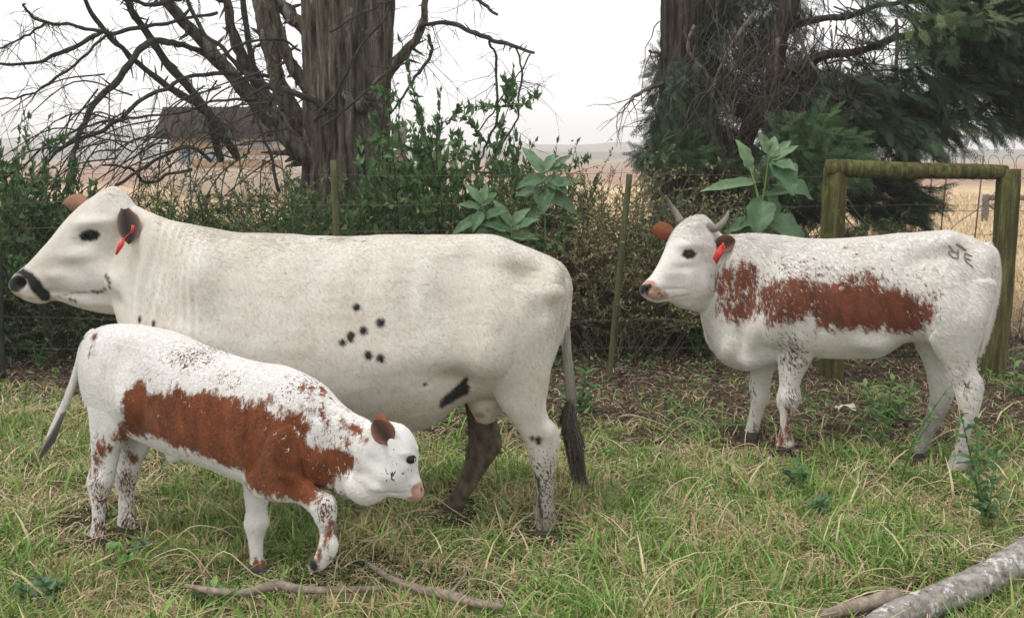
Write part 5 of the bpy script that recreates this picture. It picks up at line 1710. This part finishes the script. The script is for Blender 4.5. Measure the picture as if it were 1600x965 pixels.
HEDGE = dict(seed=1, h=1.55, w=1.35, nst=64, nleaf=17000, L=.052, W=.013, mleaf=M_leaf_dark, mstem=M_bark_dark)
HEDGE2 = dict(seed=2, h=1.45, w=1.4, nst=60, nleaf=13000, L=.042, W=.016, mleaf=M_leaf_dark, mstem=M_twig)
WEEDY = dict(seed=3, h=1.5, w=1.3, nst=60, nleaf=8500, L=.034, W=.015, mleaf=M_leaf_dry, mstem=M_twig, flowers=520)
PRIV = dict(seed=4, h=1.75, w=.95, nst=30, nleaf=7500, L=.066, W=.035, mleaf=M_leaf_mid, mstem=M_bark_dark, stiff=.14, orient=.9)
def X(px, Y, py=400): return float(atY(px, py, Y)[0])
rr_ = random.Random(4)
HB = [
    ('H', 20, 8.3, .92, 'dark narrow-leaved bush at the far left behind the cow\'s muzzle'),
    ('G', 95, 7.9, .86, 'dark twiggy bush directly behind the large cow\'s face'),
    ('H', 190, 8.2, .82, 'dense dark bush behind the large cow\'s poll and far ear'),
    ('G', 285, 8.1, .90, 'dark bush behind the large cow\'s neck below the shed'),
    ('H', 375, 8.4, .96, 'dark leafy bush behind the cow\'s withers under the sweeping branches'),
    ('G', 455, 8.0, .97, 'leafy bush at the left foot of the fluted trunk'),
    ('H', 560, 8.0, .84, 'green bush growing against the front of the fluted trunk'),
    ('G', 655, 8.5, .98, 'bushy green shrub at the right foot of the fluted trunk'),
    ('H', 745, 8.3, .93, 'dense shrub behind the cow\'s hips below the tall leafy bush'),
    ('W', 800, 8.6, .98, 'mixed shrub with dry flower heads just left of the cow\'s tail head'),
    ('W', 872, 8.2, 1.04, 'brownish weed thicket behind the cow\'s rump'),
    ('W', 945, 7.9, 1.04, 'thicket of dry brown flower heads beside the leaning stake'),
    ('W', 1010, 8.0, .98, 'dry flowering weeds behind the heifer\'s muzzle'),
    ('H', 965, 8.8, .66, 'low dark bush behind the leaning stake'),
    ('H', 1075, 8.2, .86, 'dark bush behind the heifer\'s head at the conifer\'s foot'),
    ('G', 1165, 8.1, .82, 'dark bush behind the heifer\'s shoulder under the conifer'),
    ('H', 1250, 8.3, .8, 'dark bush behind the heifer\'s back left of the thick posts'),
    ('G', 1345, 8.2, .74, 'dark bush seen between the two thick posts on the left'),
    ('G', 1425, 8.5, .68, 'sparse bush between the thick posts where the dry field starts'),
    ('W', 1395, 8.0, .55, 'low weed clump under the heifer\'s belly line beyond the fence'),
]
for k, px, Y, sc, lab in HB:
    spec = {'H': HEDGE, 'G': HEDGE2, 'W': WEEDY}[k]
    place_bush(k, spec, 'bush', X(px, Y), Y, sc * (1.1 if px < 780 else 1.06), rr_.uniform(0, 6.28), lab)
for px, Y, sc, lab in ((690, 8.1, 1.09, 'tall fresh green leafy bush rising beside the big trunk'), (640, 8.4, .78, 'green leafy bush touching the right side of the big trunk'),
                       (760, 8.0, .78, 'leafy green bush between the tall bush and the broad-leaved plant'), (815, 8.5, .80, 'thin leafy bush with tip reaching towards the hanging dead branch'),
                       (12, 7.9, .88, 'round-leaved green bush at the left edge above the hedge'), (-30, 7.6, .84, 'leafy green bush cut off by the left edge'), (330, 7.8, .62, 'fresh green leafy bush right of the cow\'s poll'), (500, 7.6, .66, 'leafy bush around the slim dropper before the trunk')):
    place_bush('P', PRIV, 'leafy_bush', X(px, Y), Y, sc, rr_.uniform(0, 6.28), lab, sz=sc * 1.33)


# broad-leaved plants
def broadleaf(mb, base, d, up, L, W, bend=.35, rnd=.5):
    d = np.array(d, float); d /= np.linalg.norm(d)
    s_ = np.cross(d, up); s_ /= np.linalg.norm(s_) + 1e-9; n_ = np.cross(s_, d)
    nt_, na = 16, 7
    V = []
    ph_ = random.uniform(0, 6); tw_ = random.uniform(-.12, .12); fo_ = random.uniform(.25, .6); bend = bend * random.uniform(.7, 1.7)
    for i in range(nt_):
        t = i / (nt_ - 1)
        w = W * .5 * (math.sin(PI * min(1, t * .96 + .03)) ** .75) * (1.15 - .4 * t)
        for a in np.linspace(-1, 1, na):
            V.append(base + d * L * t - n_ * (bend * L * t * t) + s_ * (w * a * (1 + .06 * math.sin(t * 17 + a * 2 + ph_)) + tw_ * L * t * t) + n_ * (abs(a) * w * fo_ + W * .07 * abs(a) * math.sin(t * 14 + ph_ + (3 if a > 0 else 0))))
    q = [(i * na + j, (i + 1) * na + j, (i + 1) * na + j + 1, i * na + j + 1) for i in range(nt_ - 1) for j in range(na - 1)]
    mb.add(np.array(V), q, rnd=rnd)
    mb.tube([base - d * L * .12, base, base + d * L * .5 - n_ * (bend * L * .25) - n_ * .003], [.0035, .003, .0015], 5, 2, rnd=.95, cap=False)


def big_plant(Y, stems, leaves, label):
    p0 = atY(stems[0][0][0], stems[0][0][1], Y)
    root = empty('broad_leaved_plant', (p0[0], Y, 0), label, 'plant')
    mb = MB()
    for st in stems:
        P = [atY(a, b_, Y) for a, b_ in st]
        mb.tube(P, np.linspace(.011, .005, len(P)), 7, 4)
    mb.build('stem', M_weed, root, offset=root.location)
    for (px, py, tx, ty, w, dyt, rn) in leaves:
        b0 = atY(px, py, Y); t0 = atY(tx, ty, Y + dyt)
        mb = MB()
        L = np.linalg.norm(t0 - b0)
        up = np.array([0, -.75, .65])
        broadleaf(mb, b0, (t0 - b0) + np.array([0, 0, .14 * L]), up, L, w * Y / FPX, rnd=rn, bend=.25)
        mb.build('leaf', M_leaf_big, root, offset=root.location)
    return root


big_plant(6.75, [[(1190, 480), (1192, 400), (1190, 330), (1197, 280), (1202, 235)], [(1190, 330), (1180, 290), (1172, 262)], [(1192, 370), (1192, 345)]],
          [(1200, 240, 1190, 208, 20, -.05, .8), (1203, 244, 1213, 212, 20, .02, .85), (1206, 246, 1238, 220, 16, .0, .8), (1206, 250, 1248, 232, 15, -.1, .75), (1206, 256, 1240, 262, 26, -.2, .35), (1210, 250, 1238, 298, 42, -.2, .3),
           (1172, 262, 1156, 222, 22, -.05, .8), (1176, 268, 1160, 248, 16, .1, .6), (1180, 285, 1106, 300, 20, -.1, .75), (1215, 290, 1284, 306, 40, .1, .45), (1195, 300, 1228, 336, 24, 0, .5),
           (1188, 312, 1186, 366, 46, -.16, .25), (1200, 345, 1258, 368, 44, -.1, .2), (1182, 345, 1132, 362, 26, .1, .5), (1192, 330, 1150, 372, 24, .05, .4), (1198, 305, 1256, 296, 18, .15, .5)],
          'tall grey-green broad-leaved plant standing behind the heifer\'s horns and neck')
big_plant(7.2, [[(800, 440), (800, 390), (798, 350)], [(800, 400), (770, 360), (752, 318)]],
          [(798, 352, 772, 314, 18, -.05, .8), (800, 352, 822, 322, 18, .0, .8), (800, 358, 840, 346, 18, -.1, .6), (798, 360, 762, 352, 22, -.1, .5), (800, 370, 838, 372, 22, -.1, .4), (796, 372, 764, 374, 22, -.12, .4),
           (752, 318, 726, 288, 15, 0, .7), (754, 316, 762, 286, 14, 0, .75), (752, 322, 778, 300, 16, .05, .6), (750, 326, 716, 318, 15, 0, .6), (754, 332, 738, 356, 20, -.1, .4), (760, 340, 790, 330, 20, -.1, .4), (752, 340, 708, 362, 20, -.1, .35), (770, 362, 742, 374, 20, -.1, .4)],
          'grey-green broad-leaved plant rising just above the cow\'s hips')
big_plant(7.6, [[(850, 460), (852, 380), (850, 320), (846, 270)]],
          [(848, 272, 818, 228, 20, 0, .7), (850, 268, 868, 240, 18, 0, .7), (852, 268, 890, 256, 18, 0, .5), (850, 280, 812, 290, 24, -.1, .35), (852, 282, 884, 296, 28, -.1, .3), (854, 290, 910, 288, 20, -.1, .5), (850, 290, 848, 330, 34, -.15, .25),
           (852, 300, 900, 326, 28, -.1, .55), (848, 300, 806, 300, 22, 0, .4), (866, 262, 890, 240, 12, 0, .5), (848, 320, 820, 350, 22, -.1, .3)],
          'dusky broad-leaved plant between the tall leafy bush and the weed thicket')

# ------------------------------------------------------------------ weeds in the foreground
def weed(px, py, tops, label, leafL=.07, leafW=.016, n=14, mat=None, lean=None, group=None, seed=1, stemc=None):
    rng = np.random.default_rng(seed)
    g0 = ground(px, py)
    root = empty('weed', g0, label, 'weed', group)
    ms, ml = MB(), MB()
    Y = g0[1]
    for (tx, ty) in tops:
        t0 = atY(tx, ty, Y + rng.uniform(-.05, .05))
        mid = (g0 + t0) / 2 + rng.normal(scale=.015, size=3)
        Q = catmull([g0, mid, t0], 20)
        ms.tube([g0, mid, t0], [.005, .004, .002], 6, 5, rnd=rng.random())
        for i in range(n):
            t = .15 + .85 * (i + rng.random()) / n
            p = Q[min(19, int(t * 19))]
            a = i * 2.4 + rng.uniform(-.3, .3)
            d = np.array([math.cos(a), math.sin(a), .5 + .6 * (t > .85)])
            L = leafL * rng.uniform(.6, 1.2) * (1.15 - .45 * t)
            broadleaf(ml, p, d, np.array([0, -.2, 1.0]), L, leafW * rng.uniform(.8, 1.2) * 1.6, bend=.3, rnd=float(np.clip(rng.normal(.5, .22), 0, 1)))
    ms.build('stem', stemc or M_weed, root, offset=root.location)
    ml.build('foliage', mat or M_weed, root, offset=root.location)


weed(1540, 830, [(1525, 650), (1555, 700), (1500, 640)], 'dark-leaved young shrub in front of the heifer\'s hind legs', .085, .020, 16, M_weed2, seed=2)
weed(1405, 760, [(1478, 610), (1460, 650)], 'thin leaning weed with pale narrow leaves crossing the heifer\'s far hind leg', .07, .010, 14, M_weed, seed=3)
weed(1385, 665, [(1350, 600), (1395, 590), (1425, 605), (1370, 615), (1410, 630)], 'bright green weed clump under the heifer\'s belly', .13, .016, 12, M_weed, seed=4)
weed(1360, 700, [(1350, 640), (1375, 645), (1390, 650)], 'small green weed beside the pale scrap', .10, .014, 10, M_weed, seed=5)
weed(1240, 770, [(1240, 715), (1255, 730), (1225, 735)], 'low leafy weed in the grass below the heifer\'s forelegs', .06, .024, 9, M_weed2, seed=6)
weed(1285, 815, [(1275, 780), (1290, 775)], 'small broad-leaved weed in the middle of the right-hand grass', .06, .04, 6, M_leaf_big, seed=7)
weed(905, 650, [(890, 590), (915, 580), (930, 600), (880, 610)], 'green weed clump behind the cow\'s tail', .11, .022, 10, M_weed2, seed=8)
weed(1090, 560, [(1085, 500), (1105, 490), (1070, 515), (1110, 520)], 'leafy green weed below the heifer\'s throat', .08, .026, 12, M_weed2, seed=9)
weed(215, 880, [(205, 850), (225, 845), (190, 860)], 'grey-green weed by the calf\'s hind hooves', .07, .02, 8, M_leaf_big, seed=10)
weed(75, 950, [(60, 900), (95, 915), (40, 920)], 'grey leafy weed in the bottom left corner', .08, .03, 8, M_leaf_big, seed=11)
weed(330, 950, [(330, 915), (355, 925), (300, 925)], 'low green weed below the calf\'s forefoot beside the fallen branch', .06, .02, 8, M_weed, seed=12)
weed(190, 905, [(185, 850), (200, 870)], 'pale-leaved seedling left of the calf\'s planted foreleg', .06, .03, 6, M_weed, seed=13)
weed(1590, 620, [(1585, 560), (1605, 570)], 'green weed at the foot of the outer thick post', .12, .02, 10, M_weed, seed=14)
weed(60, 575, [(50, 535), (75, 530), (95, 545)], 'green weed at the edge of the bare soil at left', .08, .02, 10, M_weed2, seed=15)

# ------------------------------------------------------------------ wood lying on the ground
def lying(name, pts, radii, mat, label, cat, lift=.0, sides=16, per=6, rough=.05, stubs=()):
    P = []
    for (px, py, z) in pts:
        P.append(ground(px, py, z))
    root = empty(name, (P[0][0], P[0][1], 0), label, cat)
    mb = MB(); mb.tube(P, radii, sides, per, rough=rough)
    for i, d, l, r in stubs:
        q = P[i]; d = np.array(d, float); mb.tube([q, q + d * l * .5, q + d * l + np.array([0, 0, .01])], [r, r * .8, r * .5], 8, 2)
    mb.build('wood', mat, root, offset=root.location)


lying('fallen_log', [(1330, 1005, .05), (1400, 962, .055), (1470, 935, .07), (1535, 906, .10), (1600, 868, .14), (1680, 815, .19), (1780, 760, .25)], [.045, .052, .056, .058, .060, .062, .065], M_log,
      'pale lichen-covered log slanting up from the bottom right corner', 'log', sides=24, per=8, rough=.04)
lying('broken_branch', [(1282, 962, .022), (1320, 952, .05), (1360, 942, .055), (1402, 930, .06)], [.016, .026, .028, .03], M_palestick, 'short broken brown branch lying beside the lichen log', 'branch', rough=.08)
lying('fallen_branch', [(290, 914, .095), (330, 922, .10), (380, 925, .095), (430, 914, .105), (480, 921, .095), (560, 920, .095), (600, 918, .085)], [.008, .013, .015, .018, .015, .012, .008], M_palestick,
      'thin crooked branch lying below the calf\'s planted forefoot', 'branch', stubs=((3, (.3, -.9, .2), .12, .006),))
lying('fallen_branch', [(575, 880, .105), (610, 903, .095), (650, 918, .10), (700, 930, .105), (750, 943, .10), (800, 950, .085)], [.009, .012, .015, .019, .016, .008], M_palestick,
      'grey branch lying in the grass right of the calf\'s raised hoof', 'branch', stubs=((3, (.5, .7, .3), .12, .006),))
lying('dry_stick', [(880, 955, .02), (900, 925, .03), (912, 900, .05)], [.005, .005, .003], M_palestick, 'dry forked stick in the grass at bottom centre', 'stick', sides=8, stubs=((0, (.9, .2, .5), .12, .004),))
lying('dry_stick', [(1240, 655, .02), (1262, 657, .02), (1280, 662, .015)], [.006, .006, .004], M_palestick, 'pale stick on the bare soil beside the heifer\'s foreleg', 'stick', sides=8)
lying('dry_stick', [(0, 930, .03), (20, 915, .04), (45, 905, .03)], [.004, .004, .003], M_palestick, 'dry stick at the bottom left edge', 'stick', sides=8)
# pale scrap
c0 = ground(1322, 637, .03)
mb = MB()
n_ = 14
V = []
for i in range(n_):
    for j in range(7):
        u_, v_ = i / (n_ - 1), j / 6
        V.append((c0[0] - .06 + .12 * u_, c0[1] - .03 + .07 * v_, .02 + .02 * math.sin(u_ * 7 + v_ * 3) * (1 - abs(v_ - .5)) + .012 * math.sin(v_ * 8 + u_ * 4) + .02 * u_ * (1 - u_) * 4 + random.uniform(-.003, .003)))
V2 = [(x_, y_, z_ - .004) for x_, y_, z_ in V]
q = [(i * 7 + j, (i + 1) * 7 + j, (i + 1) * 7 + j + 1, i * 7 + j + 1) for i in range(n_ - 1) for j in range(6)]
mb.add(np.array(V + V2), q + [tuple(k + n_ * 7 for k in reversed(f)) for f in q])
tag(mb.build('bleached_husk', plain('bleached_scrap', (.62, .57, .47), .8, .2, .3, 60)), 'small crumpled pale scrap on the bare soil under the heifer', 'scrap')

# ------------------------------------------------------------------ grass
FEET = [tuple(ground(a, b)[:2]) + (r,) for a, b, r in ((852, 832, .17), (708, 797, .17), (196, 828, .15), (152, 806, .15), (153, 852, .15), (200, 832, .15), (405, 906, .16), (492, 900, .14),
                                                        (1224, 702, .14), (1174, 687, .14), (1492, 737, .15), (1428, 722, .15))]
WOOD = [tuple(ground(a, b)[:2]) + (.10,) for a, b in [(290 + 22 * i, 920) for i in range(15)] + [(575 + 22 * i, 885 + 6 * i) for i in range(11)] + [(1290 + 24 * i, 960 - 7 * i) for i in range(5)] + [(1400 + 30 * i, 965 - 14 * i) for i in range(8)]]


def trampled(x, y):
    k = np.ones(len(x))
    for fx, fy, r in FEET + WOOD:
        # pressed down around the foot and in the track just in front of it
        d2 = ((x - fx) / r) ** 2 + ((y - fy + .06) / (r * 1.35)) ** 2
        k = np.minimum(k, .22 + .78 * np.clip(d2 - .35, 0, 1))
    return k


def blades(xy, h, w, lean, rnd, rng, flat=None, name='grass', mat=None, z0=0):
    n = len(xy)
    K = 4
    if xy[:, 1].min() < 8:
        h = h * trampled(xy[:, 0], xy[:, 1])
    az = rng.uniform(0, 2 * PI, n)
    dirx, diry = np.cos(az), np.sin(az)
    fa = rng.uniform(0, PI, n)
    sx, sy = np.cos(fa), np.sin(fa)
    base = np.stack([xy[:, 0], xy[:, 1], gz(xy[:, 0], xy[:, 1]) - .005 + z0], 1)
    V = np.zeros((n, K, 2, 3))
    kink = rng.normal(scale=.25, size=(n, 2))
    for k in range(K):
        t = k / (K - 1)
        out = lean * h * (t ** 1.7)
        up = h * (t * (1 - .45 * np.clip(lean, 0, 2) * t))
        up = np.maximum(up, .004)
        c = base + np.stack([dirx * out + kink[:, 0] * h * t * t * .5, diry * out + kink[:, 1] * h * t * t * .5, up], 1)
        hw = w * .5 * (1 - t ** 2 * .92) * (.75 + .5 * (t > 0))
        V[:, k, 0] = c - np.stack([sx * hw, sy * hw, 0 * hw], 1)
        V[:, k, 1] = c + np.stack([sx * hw, sy * hw, 0 * hw], 1)
    idx = np.arange(n)[:, None] * (K * 2)
    F = []
    for k in range(K - 1):
        F.append(idx + np.array([[k * 2, k * 2 + 1, k * 2 + 3, k * 2 + 2]]))
    me = mesh_np(name, V.reshape(-1, 3), [np.concatenate(F)], True, {'rnd': np.repeat(rnd, K * 2)})
    return link(name, me, mat)


def scatter(n, ylo, yhi, rng, p=1.0):
    """points in the view wedge (a step to the side included), denser near the camera"""
    y = ylo + (yhi - ylo) * rng.random(n) ** p
    x = (rng.random(n) * 2 - 1) * (y * .60 + .55)
    return np.stack([x, y], 1)


rng = np.random.default_rng(21)
def fbm(x, y, s, sd=0):
    return np.array([mn.fractal(Vector((a * s, b_ * s, sd)), .9, 2.0, 3) for a, b_ in zip(x, y)])
# tufts
nt_ = 15000
C = scatter(nt_, 2.7, 6.9, rng, 1.25)
f1 = fbm(C[:, 0], C[:, 1], 1.2); f2 = fbm(C[:, 0], C[:, 1], 2.6, 5); f3 = fbm(C[:, 0], C[:, 1], .7, 9)
edge = 5.4 + .45 * f3 + np.clip((-C[:, 0] - 1.6) * 1.6, 0, 1.2)
keep = rng.random(nt_) < np.clip((edge - C[:, 1]) * 1.6 + .55, .04, 1)
C, f1, f2 = C[keep], f1[keep], f2[keep]
per = 12
n = len(C) * per
T_ = np.repeat(np.arange(len(C)), per)
xy = C[T_] + rng.normal(scale=.028, size=(n, 2))
hh = np.clip(.066 + .05 * f1[T_] + .05 * np.clip(f2[T_], 0, 1) + rng.normal(scale=.03, size=n), .02, .24) * np.clip(1.2 - .10 * (xy[:, 1] - 3), .55, 1.2)
green = np.clip(.30 + .20 * rng.normal(size=n), 0, .56)
dry = rng.random(n) < np.clip(.40 - .6 * f2[T_], .08, .9)
rnd = np.where(dry, rng.uniform(.6, 1, n), green)
o = blades(xy, hh, rng.uniform(.004, .0092, n), np.abs(rng.normal(.8, .5, n)), rnd, rng, mat=M_grass)
tag(o, 'mixed green and dry grass covering the paddock floor', 'grass', kind='stuff')
# flat dead straw
n = 60000
xy = scatter(n, 2.7, 6.6, rng, 1.2)
g3 = fbm(xy[:, 0], xy[:, 1], 1.5, 3); xy = xy[(rng.random(len(xy)) < np.clip(.55 + .9 * g3, .12, 1)) & (xy[:, 1] < 5.15 + np.clip((-xy[:, 0] - 1.6) * 1.6, 0, 1.2) + .45 * fbm(xy[:, 0], xy[:, 1], .7, 9) + .3 * rng.normal(size=len(xy)))]; n = len(xy)
o = blades(xy, rng.uniform(.05, .15, n), rng.uniform(.003, .0075, n), rng.uniform(.9, 2.2, n), rng.random(n), rng, mat=M_straw, name='dead_grass', z0=.008)
tag(o, 'flattened dead straw lying among the green grass', 'dead grass', kind='stuff')
# fresh green clumps
nc = 900
C = scatter(nc, 2.7, 6.2, rng, 1.3); g1 = fbm(C[:, 0], C[:, 1], 1.1, 12)
C = C[(g1 > -.05) & ((C[:, 1] < 5.3) | (C[:, 0] < -2.2))]; T_ = np.repeat(np.arange(len(C)), 34); n = len(T_)
xy = C[T_] + rng.normal(scale=.035, size=(n, 2))
hc = rng.uniform(.06, .15, len(C))
o = blades(xy, hc[T_] * rng.uniform(.5, 1.2, n), rng.uniform(.0045, .010, n), np.abs(rng.normal(.7, .4, n)), np.clip(rng.normal(.28, .12, n), 0, .55), rng, mat=M_grass, name='grass')
tag(o, 'fresh bright green grass clumps standing above the mixed turf', 'grass', kind='stuff')
# dry stalks arching over the turf
ms = MB()
for i in range(150):
    p = scatter(1, 2.8, 6.0, rng, 1.2)[0]
    a = rng.uniform(0, 2 * PI); d = np.array([math.cos(a), math.sin(a), 0]); L = rng.uniform(.12, .4)
    q = np.array([p[0], p[1], .01]); sdv = np.array([-d[1], d[0], 0]) * rng.normal(scale=.25) * L
    ms.tube([q, q + d * L * .35 + sdv * .3 + np.array([0, 0, rng.uniform(.04, .12)]), q + d * L * .75 + sdv + np.array([0, 0, rng.uniform(.03, .12)]), q + d * L + sdv * 1.5 + np.array([0, 0, .02])], [.0024, .0022, .0018, .001], 5, 4, rnd=rng.uniform(.3, 1), cap=False)
tag(ms.build('dry_stalks', M_straw), 'long pale dry stalks arching over the turf', 'dry stalks', kind='stuff')
# long arching runners and broad blades
n = 1500
xy = scatter(n, 2.7, 5.8, rng, 1.2)
o = blades(xy, rng.uniform(.14, .30, n), rng.uniform(.007, .012, n), rng.uniform(.5, 1.4, n), np.where(rng.random(n) < .75, rng.uniform(.15, .5, n), rng.uniform(.6, .8, n)), rng, mat=M_grass, name='long_grass')
tag(o, 'long arching grass blades standing above the turf', 'grass', kind='stuff')
# litter on the bare belt
n = 42000
y = rng.uniform(5.1, 8.6, n); x_ = (rng.random(n) * 2 - 1) * (y * .62 + .5)
P = np.stack([x_, y, gz(x_, y) + rng.uniform(0, .02, n)], 1)
D = rng.normal(size=(n, 3)); D[:, 2] *= .35
V, F = leaves_np(P, D, rng.uniform(.015, .055, n), rng.uniform(.006, .022, n), rng=rng, curl=.2)
me = mesh_np('leaf_litter', V, [F], False, {'rnd': np.repeat(rng.random(n), 5)})
tag(link('leaf_litter', me, M_litter), 'brown fallen leaves and twigs on the bare soil under the fence', 'leaf litter', kind='stuff')
n = 9000
y = rng.uniform(5.0, 8.2, n); xy = np.stack([(rng.random(n) * 2 - 1) * (y * .6 + .5), y], 1)
o = blades(xy, rng.uniform(.03, .11, n), rng.uniform(.002, .005, n), rng.uniform(1.4, 2.4, n), rng.random(n), rng, mat=M_straw, name='dry_litter_straw', z0=.01)
tag(o, 'thin dry straw scattered over the bare soil strip', 'straw litter', kind='stuff')
# ground-hugging green plants in the litter
n = 3600
cc = scatter(90, 5.5, 8.0, rng, 1)
T_ = rng.integers(0, 90, n)
xy = cc[T_] + rng.normal(scale=.12, size=(n, 2))
P = np.stack([xy[:, 0], xy[:, 1], rng.uniform(.01, .12, n)], 1)
D = rng.normal(size=(n, 3)); D[:, 2] = np.abs(D[:, 2]) * .6
V, F = leaves_np(P, D, rng.uniform(.03, .07, n), rng.uniform(.01, .022, n), rng=rng, curl=.2)
me = mesh_np('ground_cover', V, [F], False, {'rnd': np.repeat(np.clip(rng.normal(.45, .25, n), 0, 1), 5)})
tag(link('ground_cover', me, M_weed), 'small green seedlings scattered over the bare soil', 'ground cover', kind='stuff')
# dry field grass beyond the fence
n = 60000
y = 8.6 + 30 * rng.random(n) ** 1.7; x_ = (rng.random(n) * 2 - 1) * (y * .62 + .5)
xy = np.stack([x_, y], 1)
o = blades(xy, rng.uniform(.06, .22, n) * (1 + .02 * y), rng.uniform(.006, .014, n) * (1 + .05 * y), rng.uniform(.2, 1.2, n), rng.random(n), rng, mat=M_straw, name='dry_field_grass')
tag(o, 'dry straw-coloured grass of the open field beyond the fence', 'dry grass', kind='stuff')
